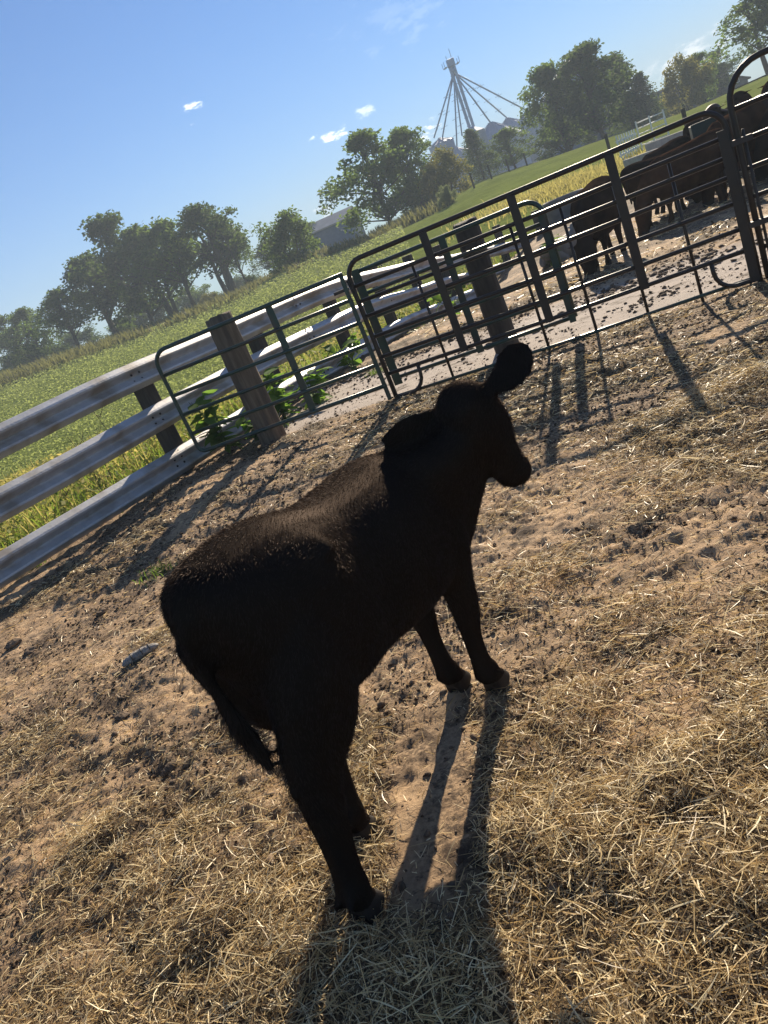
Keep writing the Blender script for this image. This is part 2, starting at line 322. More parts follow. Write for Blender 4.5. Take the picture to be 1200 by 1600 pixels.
# ------------------------------------------------------------------ guardrail fence
def rail_line(step=.12):
    """points along the fence with heading, arc length 0 at the picture's edge"""
    pts = [Vector((a, b, c)) for (a, b), c in zip(RAIL, RAIL_DROP)]; out = []
    for i in range(len(pts) - 1):
        p0 = pts[max(i - 1, 0)]; p1 = pts[i]; p2 = pts[i + 1]; p3 = pts[min(i + 2, len(pts) - 1)]
        n = max(2, int((p2 - p1).length / step))
        for j in range(n):
            t = j / n; out.append(.5 * ((2 * p1) + (-p0 + p2) * t + (2 * p0 - 5 * p1 + 4 * p2 - p3) * t * t + (-p0 + 3 * p1 - 3 * p2 + p3) * t ** 3))
    out.append(pts[-1]); return out
def build_guardrail():
    root = empty('guardrail_fence', (RAIL[2][0], RAIL[2][1], 0)); off = -root.location
    tag(root, 'fence of three galvanised highway guardrails along the weedy field', 'fence')
    L = rail_line(); s = [0]
    for a, b in zip(L, L[1:]): s.append(s[-1] + (b - a).length)
    s = np.array(s); A = np.array(L)
    def P(t): return Vector([np.interp(t, s, A[:, k]) for k in range(3)])
    def T(t): v = P(t + .05) - P(t - .05); v.z = 0; return v.normalized()
    # arc length of the lap joint seen just beyond the end of the green gate
    i0 = min(range(len(L)), key=lambda i: (L[i] - Vector((-1.95, 8.65, 0))).length); sj = float(s[i0])
    seg = 3.4; hh = .145
    prof = [(0, hh), (.012, hh - .004), (.064, .100), (.078, .082), (.074, .062), (.014, .02), (0, 0), (.014, -.02), (.074, -.062), (.078, -.082), (.064, -.100), (.012, -hh + .004), (0, -hh)]
    prof2 = [(d - .005, z * (1 - .02)) for d, z in prof][::-1]
    loop = prof + prof2; n = len(loop)
    zc = ((.158, -.3), (.677, -.15), (1.172, 0))
    for ri, (z0, dz) in enumerate(zc):
        for k in range(-2, 5):
            a = sj + k * seg - .12; b = sj + (k + 1) * seg + .12
            if b < .1 or a > s[-1] - .1: continue
            a = max(a, 0); b = min(b, s[-1]); m = 26; V = []
            for i in range(m):
                t = a + (b - a) * i / (m - 1); p = P(t); h = T(t); nrm = Vector((h.y, -h.x, 0))     # towards the pen
                lap = (.006 if k % 2 else 0) + .004 * math.sin(t * 2.1 + ri)
                wob = .010 * math.sin(t * 1.3 + ri * 2) ; far = max(0, (t - sj - 4) / 9)
                zz = z0 + p.z - far * dz * .0 + wob + (.10 * far if ri == 0 else 0)
                for d, z in loop: V.append(p + nrm * (d + lap) + Vector((0, 0, zz + z)) - Vector((0, 0, 0)) + off)
            F = []
            for i in range(m - 1):
                for j in range(n): F.append((i * n + j, i * n + (j + 1) % n, (i + 1) * n + (j + 1) % n, (i + 1) * n + j))
            me = bpy.data.meshes.new('rail'); me.from_pydata(V, [], F); me.update()
            bm = bmesh.new(); bm.from_mesh(me); bmesh.ops.recalc_face_normals(bm, faces=bm.faces); bm.to_mesh(me); bm.free()
            rail = link('rail', me, M['galv'], root)
            # splice bolts of the lap at this rail's near end
            if k in (0, 1, 2):
                for db in (-.10, .02):
                    for zb in (.105, .036, -.036, -.098):
                        t = sj + k * seg + db; p = P(t); h = T(t); nrm = Vector((h.y, -h.x, 0)); d = .028 if abs(zb) > .08 else .042
                        c = p + nrm * (d + .008) + Vector((0, 0, z0 + (0.10 * max(0, (t - sj - 4) / 9) if ri == 0 else 0) + zb)) + off
                        bm = bmesh.new(); bmesh.ops.create_uvsphere(bm, u_segments=8, v_segments=5, radius=.013); bmesh.ops.translate(bm, verts=bm.verts, vec=c)
                        link('bolt', bm_mesh('bolt', bm), M['bolt'], rail, True)
    k = -1
    while True:
        t = sj + .12 + (k * 3.4 if k < 0 else k * 2.2); k += 1
        if t < .1: continue
        if t > s[-1]: break
        p = P(t); h = T(t); nrm = Vector((h.y, -h.x, 0)); c = p - nrm * .11 + off
        bm = bmesh.new(); box(bm, -.085, .085, -.09, .09, -.25, 1.30 - (.0 if t < sj + 4 else .06), .012)
        bmesh.ops.rotate(bm, verts=bm.verts, matrix=Matrix.Rotation(math.atan2(h.y, h.x), 3, 'Z')); bmesh.ops.translate(bm, verts=bm.verts, vec=(c.x, c.y, p.z))
        link('post', bm_mesh('post', bm), M['woodpost'], root)
build_guardrail()

# ------------------------------------------------------------------ wooden posts
def wooden_post(loc, h, rad, label, seed, m='wood', lean=(0, 0)):
    rr = random.Random(seed); bm = bmesh.new(); n = 18; rows = []
    ang = [rr.uniform(.93, 1.07) for _ in range(n)]
    for i in range(15):
        z = -.3 + (h + .3) * i / 14; k = rad * (1.05 - .06 * i / 14)
        rows.append([bm.verts.new((math.cos(2 * math.pi * j / n) * k * ang[j] * rr.uniform(.985, 1.015) + lean[0] * z, math.sin(2 * math.pi * j / n) * k * ang[j] * rr.uniform(.985, 1.015) + lean[1] * z, z + (rr.uniform(-.012, .012) if i == 14 else 0))) for j in range(n)])
    for a, b in zip(rows, rows[1:]):
        for j in range(n): bm.faces.new((a[j], a[(j + 1) % n], b[(j + 1) % n], b[j]))
    top = [bm.verts.new((v.co.x * .9, v.co.y * .9, v.co.z + .012)) for v in rows[-1]]
    for j in range(n): bm.faces.new((rows[-1][j], rows[-1][(j + 1) % n], top[(j + 1) % n], top[j]))
    bm.faces.new(top)
    o = link('wooden_post', bm_mesh('wooden_post', bm), M[m], None, True); o.location = loc
    return tag(o, label, 'post', 'wooden posts of the pen')
wooden_post((-.80, 8.46, 0), 1.42, .145, 'thick weathered wooden post behind the left part of the green gate', 3)
wooden_post((1.86, 7.95, 0), 1.33, .125, 'thick wooden post, darkened for shade, behind the overlapping brown and green gates', 5, 'woodpost')  # darker wood than the first post: its shade is put into the colour

# ------------------------------------------------------------------ gates
def frame_at(P0, P1, name, label, cat, group):
    d = Vector(P1) - Vector(P0); root = empty(name, P0, math.atan2(d.y, d.x)); tag(root, label, cat, group); return root
def corner(cx, cz, r, a0, a1, n=7): return [(cx + r * math.cos(R(a0 + (a1 - a0) * i / (n - 1))), 0, cz + r * math.sin(R(a0 + (a1 - a0) * i / (n - 1)))) for i in range(n)]
GRP = 'tube gates and panels of the pen'
def green_gate_near():
    root = frame_at((.50, 7.66, 0), (-1.58, 8.345, 0), 'tube_gate', 'green tube gate hung across the thick weathered post beside the guardrail', 'gate', GRP)
    Lg = 2.19; zt, zb = 1.34, .20; r = .16
    part_tube('frame', root, M['green'], [(-.02, 0, zt)] + [(.4, 0, zt), (1.2, 0, zt)] + corner(Lg - r, zt - r, r, 90, 0) + corner(Lg - r * .5, zb + r * .5, r * .5, 0, -90) + [(1.0, 0, zb), (-.02, 0, zb)], .022, 10)
    for z in (1.09, .86, .64, .42): part_tube('bar', root, M['green'], [(-.02, 0, z), (1.1, 0, z), (Lg, 0, z)], .0195, 8)
    part_box('upright', root, M['green'], (.77, .845, -.026, -.012, zb - .02, zt + .01), .004)
    part_box('upright', root, M['green'], (-.02, .02, -.016, .016, .05, 1.35), .005)
    part_box('latch', root, M['bolt'], (-.02, .14, -.05, -.022, 1.18, 1.21), .004)
def corral_panel():
    root = frame_at((.57, 7.70, 0), (3.67, 6.29, 0), 'corral_panel', 'long brown corral panel with loop feet standing across the pen', 'gate', GRP)
    Lg = 3.40; zt = 1.42; r = .17; m = M['brown']
    part_tube('frame', root, m, [(0, 0, .0), (0, 0, .5)] + corner(r, zt - r, r, 180, 90) + [(1.2, 0, zt), (2.4, 0, zt)] + corner(Lg - r, zt - r, r, 90, 0) + [(Lg, 0, .6), (Lg, 0, .0)], .024, 10)
    for z in (1.19, 1.04, .89, .68, .47, .29): part_tube('bar', root, m, [(0, 0, z), (1.7, 0, z - .012), (Lg, 0, z)], .0195, 8)
    part_tube('bottom_bar', root, M['green'], [(0, .02, .045), (1.7, .02, .03), (Lg, .02, .045)], .016, 8)
    for s in (.83, 1.67, 2.52): part_box('upright', root, m, (s - .038, s + .038, -.034, -.020, .26, 1.41), .004)
    for s in (.62, 1.58, 2.03, 2.49, 2.94): part_tube('stake', root, m, [(s, .028, -.03), (s, .028, 1.19)], .014, 8)
    for x0, sg in ((0, 1), (Lg, -1)):
        part_tube('loop_foot', root, m, [(x0 + sg * .33, 0, .29), (x0 + sg * .33, 0, .20)] + [(x0 + sg * (.33 - .16 + .16 * math.cos(R(a))), 0, .20 - .165 * math.sin(R(a))) for a in (20, 40, 60, 80, 90)] + [(x0, 0, .032)], .019, 8)
    part_box('upright', root, m, (Lg - .075, Lg + .0, -.03, -.024, .02, 1.25), .003)
    # chain and pin latch at the end post
    part_tube('latch', root, M['bolt'], [(-.05, -.03, 1.10), (-.055, -.035, 1.24), (-.02, -.03, 1.27), (-.0, -.03, 1.0)], .009, 6)
def green_gate_far():
    n = Vector((.41, .91, 0)); a = Vector((.60, 7.74, 0)) + n * .16; b = a + GD * 1.84
    root = frame_at(a, b, 'tube_gate', 'green tube gate swung back flat behind the long brown panel', 'gate', GRP)
    Lg = 1.86; zt, zb = 1.30, .19; r = .15; m = M['green']
    part_tube('frame', root, m, [(0, 0, zt), (.9, 0, zt)] + corner(Lg - r, zt - r, r, 90, 0) + [(Lg, 0, zb)], .022, 10)
    for z in (1.08, .84, .62, .40, zb): part_tube('bar', root, m, [(0, 0, z), (.9, 0, z), (Lg, 0, z)], .0195, 8)
    part_box('upright', root, m, (-.045, .045, -.03, -.018, .12, 1.33), .004)
    part_box('upright', root, m, (.88, .95, -.03, -.018, .16, 1.31), .004)
    part_box('upright', root, m, (Lg - .06, Lg, -.03, -.018, .15, 1.16), .004)
def tall_gate():
    a = GD0 + GD * 3.47 + Vector((0, -.05, 0)); b = a + GD * 3
    root = frame_at(a, b, 'corral_panel', 'taller brown gate with a rounded corner at the picture edge', 'gate', GRP)
    zt = 1.66; r = .27; m = M['brown']; Lg = 2.4
    part_tube('frame', root, m, [(0, 0, 0), (0, 0, .8)] + corner(r, zt - r, r, 180, 90) + [(1.2, 0, zt), (Lg, 0, zt), (Lg, 0, 0)], .025, 10)
    for z in (1.36, 1.12, .90, .68, .47, .27): part_tube('bar', root, m, [(0, 0, z), (1.2, 0, z), (Lg, 0, z)], .0195, 8)
    part_tube('hinge_rod', root, M['bolt'], [(.045, -.01, .02), (.045, -.01, 1.2)], .012, 8)
    for z in (.47, 1.12): part_box('hinge', root, M['bolt'], (-.06, .1, -.05, .03, z - .02, z + .025), .004)
green_gate_near(); corral_panel(); green_gate_far(); tall_gate()

# ------------------------------------------------------------------ cattle: lofted body, remeshed into one skin
def ring(c, u, v, a, b, n=20, e=2.0):
    out=[]
    for i in range(n):
        t=2*math.pi*i/n; ct,st=math.cos(t),math.sin(t)
        x=math.copysign(abs(ct)**(2/e),ct)*a; y=math.copysign(abs(st)**(2/e),st)*b
        out.append(tuple(c[k]+u[k]*x+v[k]*y for k in range(3)))
    return out
def loft(bm, st, side=None, n=20, e=2.0, capscale=.35, tan=None):
    pts=[Vector(s[:3]) for s in st]; rings=[]
    N=len(pts)
    for i,s in enumerate(st):
        t=Vector(tan) if tan else (pts[min(i+1,N-1)]-pts[max(i-1,0)]).normalized()
        sd=Vector(side) if side is not None else Vector((0,1,0))
        if abs(sd.normalized().dot(t))>.95: sd=Vector((1,0,0)) if abs(t.x)<.9 else Vector((0,0,1))
        v=t.cross(sd).normalized(); u=v.cross(t).normalized()
        rings.append((pts[i],u,v,s[3],s[4],t))
    allr=[]
    p,u,v,a,b,t=rings[0]; allr.append(ring(p-t*min(a,b)*capscale,u,v,a*.6,b*.6,n,e))
    for p,u,v,a,b,t in rings: allr.append(ring(p,u,v,a,b,n,e))
    p,u,v,a,b,t=rings[-1]; allr.append(ring(p+t*min(a,b)*capscale,u,v,a*.6,b*.6,n,e))
    vs=[[bm.verts.new(q) for q in r] for r in allr]
    for i in range(len(vs)-1):
        for j in range(n):
            bm.faces.new((vs[i][j],vs[i][(j+1)%n],vs[i+1][(j+1)%n],vs[i+1][j]))
    bm.faces.new(vs[0][::-1]); bm.faces.new(vs[-1])
def catmull(st, k=4):
    st=[tuple(map(float,s)) for s in st]; out=[]
    for i in range(len(st)-1):
        p0=st[max(i-1,0)];p1=st[i];p2=st[i+1];p3=st[min(i+2,len(st)-1)]
        for j in range(k):
            t=j/k
            out.append(tuple(.5*((2*b)+(-a+c)*t+(2*a-5*b+4*c-d)*t*t+(-a+3*b-3*c+d)*t**3) for a,b,c,d in zip(p0,p1,p2,p3)))
    out.append(st[-1]); return out
def sculpt(parts, name, voxel, smooth=6):
    """join the lofts into one continuous skin"""
    bm=bmesh.new()
    for p in parts: loft(bm, catmull(p[0]), *p[1:])
    me=bpy.data.meshes.new(name+'_rough'); bm.to_mesh(me); bm.free()
    ob=bpy.data.objects.new(name+'_rough',me); COL.objects.link(ob)
    r=ob.modifiers.new('r','REMESH'); r.mode='VOXEL'; r.voxel_size=voxel
    s=ob.modifiers.new('s','SMOOTH'); s.factor=.5; s.iterations=smooth
    dg=bpy.context.evaluated_depsgraph_get()
    out=bpy.data.meshes.new_from_object(ob.evaluated_get(dg)); out.name=name
    bpy.data.objects.remove(ob); bpy.data.meshes.remove(me)
    for p in out.polygons: p.use_smooth=True
    return out

TORSO=[(-.115,.0,.91,.045,.05),(-.10,0,.895,.09,.10),(-.05,0,.86,.145,.16),(.06,0,.79,.20,.24),(.18,0,.755,.22,.27),(.30,0,.73,.20,.258),(.38,0,.716,.20,.246),(.55,0,.70,.225,.25),
       (.72,0,.69,.20,.258),(.88,-.0,.655,.165,.235),(.98,-.02,.63,.11,.17)]
def claws(s0,off):
    out=[]
    for q in (-1,1):
        y=-off+q*.0235
        out.append([(s0-.012,y,.058,.016,.028),(s0-.004,y,.038,.020,.040),(s0+.004,y,.018,.0215,.047),(s0+.008,y*1.0,.006,.022,.050)])
        out.append([(s0-.05,y,.10,.010,.010),(s0-.066,y,.088,.010,.011),(s0-.07,y,.078,.007,.007)])
    return out
def rear_leg(hs,off,knee=0):
    return [[(.10,-off*1.9,.80,.10,.14),(.09+hs*.3,-off*1.9,.66,.11,.135),(.092+hs*.55,-off*1.6,.55,.09,.135),(.08+hs*.9,-off*1.3,.455,.063,.105),(.066+hs,-off*1.15,.38,.05,.075),(.048+hs,-off*1.05,.26,.038,.052),
             (.03+hs,-off,.15,.036,.043),(.022+hs,-off,.10,.043,.048),(.026+hs,-off,.062,.037,.040),(.03+hs,-off,.045,.036,.038)]]+claws(hs+.032,off)+[[(.066+hs-.02,-off*1.15,.43,.03,.035),(.066+hs-.06,-off*1.15,.435,.022,.028),(.066+hs-.08,-off*1.15,.44,.012,.016)]]
def front_leg(hs,off):
    return [[(.76,-off*1.6,.70,.07,.13),(.785,-off*1.5,.57,.075,.105),(.795,-off*1.3,.46,.058,.074),(.805+ (hs-.8)*.5,-off*1.15,.34,.047,.056),(hs-.002,-off*1.05,.24,.033,.036),(hs-.004,-off,.14,.033,.037),(hs+.004,-off,.095,.043,.047),
             (hs+.022,-off,.06,.037,.04),(hs+.03,-off,.045,.036,.038)]]+claws(hs+.036,off)
def head(poll,yaw,pitch,L=.40,sc=1.,earL=None,earR=None,roll=0):
    d=Vector((math.cos(yaw)*math.cos(pitch),-math.sin(yaw)*math.cos(pitch),-math.sin(pitch)))
    s=Vector((math.sin(yaw),math.cos(yaw),0))          # left
    u=d.cross(s); u=-u if u.z<0 else u
    P=Vector(poll)
    def q(a,b,c): return P+d*a*L+s*b*L+u*c*L
    def S(a,c,hw,hh): v=q(a,0,c); return (v.x,v.y,v.z,hw*L,hh*L)
    out=[([S(-.12,-.05,.20,.21),S(.05,0,.27,.28),S(.25,0,.295,.285),S(.42,-.02,.265,.27),S(.60,-.035,.205,.23),S(.78,-.04,.17,.195),S(.92,-.045,.185,.185),S(1.0,-.055,.16,.145)],tuple(s))]
    out.append(([S(.45,-.2,.12,.10),S(.65,-.19,.10,.08),S(.85,-.16,.10,.07),S(.95,-.14,.09,.05)],tuple(s)))   # lower jaw
    for sg,e in ((1,earL),(-1,earR)):
        if e is None: e=(.5,-.05,.1,.5)
        b=q(.03,sg*.21,.13) if sg<0 else q(.06,sg*.2,.06); tip=Vector(e[:3]); dd=(tip-b); l=dd.length; dd.normalize()
        ws=e[3:6]                                   # flat direction
        pts=[]
        for t,w,h in ((-.05,.03,.026),(.12,.034,.02),(.3,.052,.014),(.52,.066,.011),(.75,.062,.009),(.92,.04,.008),(1.0,.022,.007)):
            v=b+dd*l*t; pts.append((v.x,v.y,v.z,w*(e[6] if len(e)>6 else 1),h))
        out.append((pts,ws))
    return out
def calf_parts():
    P=[(TORSO,None,24,2.3,.35,(1,0,0))]
    P.append((([(.58,0,.75,.14,.17),(.74,-.03,.74,.14,.20),(.835,-.11,.765,.125,.19),(.89,-.20,.83,.10,.15),(.91,-.26,.90,.08,.10)]),))
    P.append((([(.80,-.03,.62,.13,.20),(.90,-.09,.66,.10,.17),(.94,-.17,.74,.08,.12),(.95,-.22,.82,.07,.08)]),))
    for l in rear_leg(-.115,.055)+rear_leg(.115,-.098)+front_leg(.79,.078)+front_leg(.79,-.074): P.append((l,))
    P+=head((.905,-.28,.975),math.radians(7),math.radians(61),.352,earL=(.752,-.062,.965,.5,-.5,.6,.72),earR=(.945,-.53,1.08,.5,.6,.6,1.14))
    P.append(([(-.03,0,1.0,.035,.03),(-.10,0,.975,.024,.026),(-.135,.0,.89,.020,.022),(-.13,.0,.77,.018,.02),(-.125,0,.67,.024,.026),(-.11,0,.58,.028,.028),(-.10,0,.48,.012,.012)],(0,1,0)))
    for sg in (1,-1): P.append(([(.18,sg*.07,.935,.07,.045),(.195,sg*.13,.912,.06,.05),(.20,sg*.165,.87,.05,.055)],(1,0,0)))
    P.append(([(.03,0,.84,.13,.10),(.035,0,.70,.12,.09),(.05,0,.60,.09,.07)],(0,1,0)))
    return P

def paint_hooves(me, zmax=.055):
    me.materials.append(M['hide']); me.materials.append(M['hoof'])
    for p in me.polygons:
        if p.center.z < zmax: p.material_index = 1
def hair_mesh(me, n, lmin, lmax, width, seed, zcut=.05, long_fn=None):
    r = np.random.default_rng(seed); me.calc_loop_triangles(); m = len(me.loop_triangles)
    co = np.empty(len(me.vertices) * 3, np.float32); me.vertices.foreach_get('co', co); co = co.reshape(-1, 3)
    t = np.empty(m * 3, np.int32); me.loop_triangles.foreach_get('vertices', t); t = t.reshape(-1, 3)
    a, b, c = co[t[:, 0]], co[t[:, 1]], co[t[:, 2]]; cr = np.cross(b - a, c - a); ar = np.linalg.norm(cr, axis=1); nn = cr / (ar[:, None] + 1e-12)
    k = r.choice(m, n, p=ar / ar.sum()); u = r.random(n); v = r.random(n); f = u + v > 1; u[f] = 1 - u[f]; v[f] = 1 - v[f]
    P = a[k] + (b - a)[k] * u[:, None] + (c - a)[k] * v[:, None]; Nn = nn[k]
    flow = np.tile(np.array([-.75, 0, -.65]), (n, 1)); leg = sst(.6, .45, P[:, 2])[:, None]; flow = flow * (1 - leg) + np.array([-.15, 0, -1.]) * leg
    swirl = np.stack([vnoise(P[:, 0] * 9, P[:, 2] * 9, 2) - .5, vnoise(P[:, 0] * 9, P[:, 2] * 9 + 40, 3) - .5, vnoise(P[:, 0] * 9 + 9, P[:, 1] * 9, 4) - .5], -1)
    flow = flow + swirl * 1.1
    flow -= Nn * (flow * Nn).sum(1)[:, None]; flow /= np.linalg.norm(flow, axis=1)[:, None] + 1e-9
    D = flow + Nn * (.38 + .3 * r.random(n))[:, None] + r.normal(0, .16, (n, 3)); D /= np.linalg.norm(D, axis=1)[:, None]
    ln = (lmin + (lmax - lmin) * r.random(n)); 
    if long_fn is not None: ln = ln * long_fn(P)
    ln = ln * np.where(P[:, 2] < .3, .55, 1)
    W = np.cross(D, r.normal(0, 1, (n, 3))); W /= np.linalg.norm(W, axis=1)[:, None] + 1e-9; W *= width * .5
    base = P - Nn * .002; mid = base + D * (ln * .55)[:, None]; tip = base + (D - Nn * .12) * ln[:, None]
    V = np.stack([base - W, base + W, mid + W * .7, mid - W * .7, tip], 1).reshape(-1, 3)
    keep = P[:, 2] > zcut; i0 = np.arange(n) * 5; i0 = i0[keep]
    T = np.concatenate([np.stack([i0, i0 + 1, i0 + 2], -1), np.stack([i0, i0 + 2, i0 + 3], -1), np.stack([i0 + 3, i0 + 2, i0 + 4], -1)])
    return np_mesh('hair_coat', V, T)

def build_calf():
    root = empty('calf', (-.43, 1.68, 0), math.atan2(.8, .6))
    tag(root, 'young black calf standing in the middle of the pen with its head turned away', 'calf')
    me = sculpt(calf_parts(), 'calf_body', .0095, 8); paint_hooves(me)
    nr = [v.normal.copy() for v in me.vertices]
    for v, n_ in zip(me.vertices, nr):
        if v.co.z > .05: v.co -= n_ * .005 * min(1, max(0, (v.co.z - .3) / .2))
    me.update(); body = link('body', me, None, root, True)
    def longer(P):
        ear = (P[:, 2] > .93) & (P[:, 0] > .76) & ((P[:, 1] < -.35) | (P[:, 1] > -.18))
        tail = (P[:, 0] < -.085) & (P[:, 2] < .70) & (P[:, 2] > .4) & (np.abs(P[:, 1]) < .05)
        return 1 + .25 * ear + 1.6 * tail
    h = hair_mesh(me, 130000, .009, .021, .0011, 5, long_fn=longer); hm = link('hair_coat', h, M['hair'], body)
    # eyes
    for sg in (1, -1):
        bm = bmesh.new(); bmesh.ops.create_uvsphere(bm, u_segments=14, v_segments=10, radius=.018)
        yaw, pt = R(7), R(61); d = Vector((math.cos(yaw) * math.cos(pt), -math.sin(yaw) * math.cos(pt), -math.sin(pt))); s = Vector((math.sin(yaw), math.cos(yaw), 0)); u = d.cross(s); u = -u if u.z < 0 else u
        c = Vector((.905, -.28, .975)) + d * .352 * .36 + s * sg * .352 * .20 + u * .352 * .10
        bmesh.ops.translate(bm, verts=bm.verts, vec=c); link('eye', bm_mesh('eye', bm), EYE_M, root, True)
EYE_M = mat('calf_eye', (.008, .006, .005), rough=.15, spec=.6)
build_calf()

# ------------------------------------------------------------------ straw and clods on the pen floor
def pen_z(x, y):
    nz, lit, pav, pen_z.bare = pen_micro(x, y); return terrain(x, y) + nz, lit, pav
def ribbons(P, head, pitch, ln, w, bend, lift, rr, segs=3):
    """curved blades, 4 stations each"""
    n = len(P); t = np.linspace(0, 1, segs + 1)
    dirx = np.cos(head); diry = np.sin(head)
    V = np.empty((n, segs + 1, 2, 3))
    tw = rr.uniform(-1.2, 1.2, n)
    for i, tt in enumerate(t):
        h = head + bend * (tt - .5)
        cx = P[:, 0] + np.cos(h) * ln * (tt - .5); cy = P[:, 1] + np.sin(h) * ln * (tt - .5)
        cz = P[:, 2] + lift + np.sin(pitch) * ln * (tt - .5) - np.abs(bend) * ln * .12 * (2 * tt - 1) ** 2
        wx = -np.sin(h) * np.cos(tw); wy = np.cos(h) * np.cos(tw); wz = np.sin(tw)
        ww = w * (1 - (.55 if segs > 1 else .3) * abs(2 * tt - 1) ** 2) * .5
        for k, sg in ((0, -1), (1, 1)):
            V[:, i, k, 0] = cx + wx * ww * sg; V[:, i, k, 1] = cy + wy * ww * sg; V[:, i, k, 2] = cz + wz * ww * sg
    b = np.arange(n)[:, None] * (2 * segs + 2)
    F = np.concatenate([np.stack([b[:, 0] + 2 * i, b[:, 0] + 2 * i + 1, b[:, 0] + 2 * i + 3, b[:, 0] + 2 * i + 2], -1) for i in range(segs)])
    return V.reshape(-1, 3), F
def build_straw():
    rr = np.random.default_rng(21)
    def scatter(n, x0, x1, y0, y1, thr):
        x = rr.uniform(x0, x1, n); y = rr.uniform(y0, y1, n); z, lit, pav = pen_z(x, y)
        k = (rr.random(n) < np.clip(lit * 1.05 + thr, 0, 1) * (1 - .85 * pen_z.bare)) & (pen_side(x, y) > .2) & (pav < .5)
        return x[k], y[k], z[k], lit[k]
    def make(name, m, sets, label):
        Vs = []; Fs = []; o = 0; tones = []
        for (x, y, z, lit), (l0, l1), (w0, w1), up, pit in sets:
            n = len(x); ln = l0 + (l1 - l0) * rr.random(n) ** 2.2
            clump = (fbm(x * 3.2, y * 3.2, 61, 3) - .35).clip(0, 1)
            lift = rr.random(n) ** 1.8 * up * (.12 + lit * 1.0 * (clump * 2.0))
            sg = 3 if l1 > .06 else 1; tone = np.where(rr.random(n) < .42, rr.uniform(.7, 1, n), rr.uniform(.05, .6, n)); tones.append(np.repeat(tone, 2 * sg + 2)); V, F = ribbons(np.stack([x, y, z + .003], -1), rr.uniform(0, 6.283, n), rr.normal(0, pit, n), ln, w0 + (w1 - w0) * rr.random(n), rr.normal(0, .28, n), lift, rr, sg)
            Vs.append(V); Fs.append(F + o); o += len(V)
        me = np_mesh(name, np.concatenate(Vs), np.concatenate(Fs)); at_ = me.attributes.new('tone', 'FLOAT', 'POINT'); at_.data.foreach_set('value', np.concatenate(tones).astype(np.float32))
        ob = link(name, me, m); tag(ob, label, kind='stuff')
    cl = []
    for px, py, m_, sp in ((1130, 602, 900, .17), (1060, 745, 800, .15), (905, 1100, 700, .09), (835, 915, 800, .13), (1000, 960, 700, .12), (1150, 1010, 700, .12), (130, 1320, 500, .08), (250, 1380, 600, .09), (1000, 720, 500, .16)):
        c = gp(px, py); x = c.x + rr.normal(0, sp * 1.4, m_); y = c.y + rr.normal(0, sp, m_); z, lit, pav = pen_z(x, y)
        q = np.exp(-(((x - c.x) / (1.6 * sp)) ** 2 + ((y - c.y) / (1.2 * sp)) ** 2)); cl.append((x, y, z + .055 * q * rr.random(m_), np.clip(lit + q, 0, 1)))
    clumps = tuple(np.concatenate([c_[k] for c_ in cl]) for k in range(4))
    make('straw', M['straw'], [(clumps, (.015, .12), (.0016, .004), .05, .4),(scatter(52000, -1.9, 1.9, .8, 2.3, .12), (.015, .13), (.0014, .0036), .07, .32), (scatter(50000, -1.9, 1.9, .8, 2.3, .28), (.006, .035), (.0015, .0035), .05, .4),
                               (scatter(38000, -2.6, 3.0, 2.2, 4.2, .16), (.015, .12), (.0016, .004), .06, .3), (scatter(44000, -2.8, 3.2, 2.2, 4.4, .34), (.008, .04), (.002, .0045), .04, .4),
                               (scatter(30000, -3.0, 5.0, 4.0, 7.6, .14), (.03, .13), (.003, .006), .05, .25), (scatter(22000, -3.4, 5.2, 4.2, 8, .3), (.012, .05), (.0035, .007), .03, .3),
                               (scatter(14000, 1.5, 11, 7, 17, .25), (.05, .22), (.006, .012), .05, .25)], 'dry golden hay scattered over the pen floor')
    make('old_straw', M['straw_old'], [(scatter(56000, -1.9, 1.9, .8, 2.4, .22), (.008, .059), (.0016, .0045), .03, .3),
                                   (scatter(60000, -3.0, 3.2, 2.2, 4.6, .22), (.008, .055), (.002, .0055), .03, .3),
                                   (scatter(42000, -3.4, 5.0, 4.4, 8.2, .25), (.015, .059), (.004, .009), .025, .3)], 'trampled dull brown litter between the hay')
build_straw()

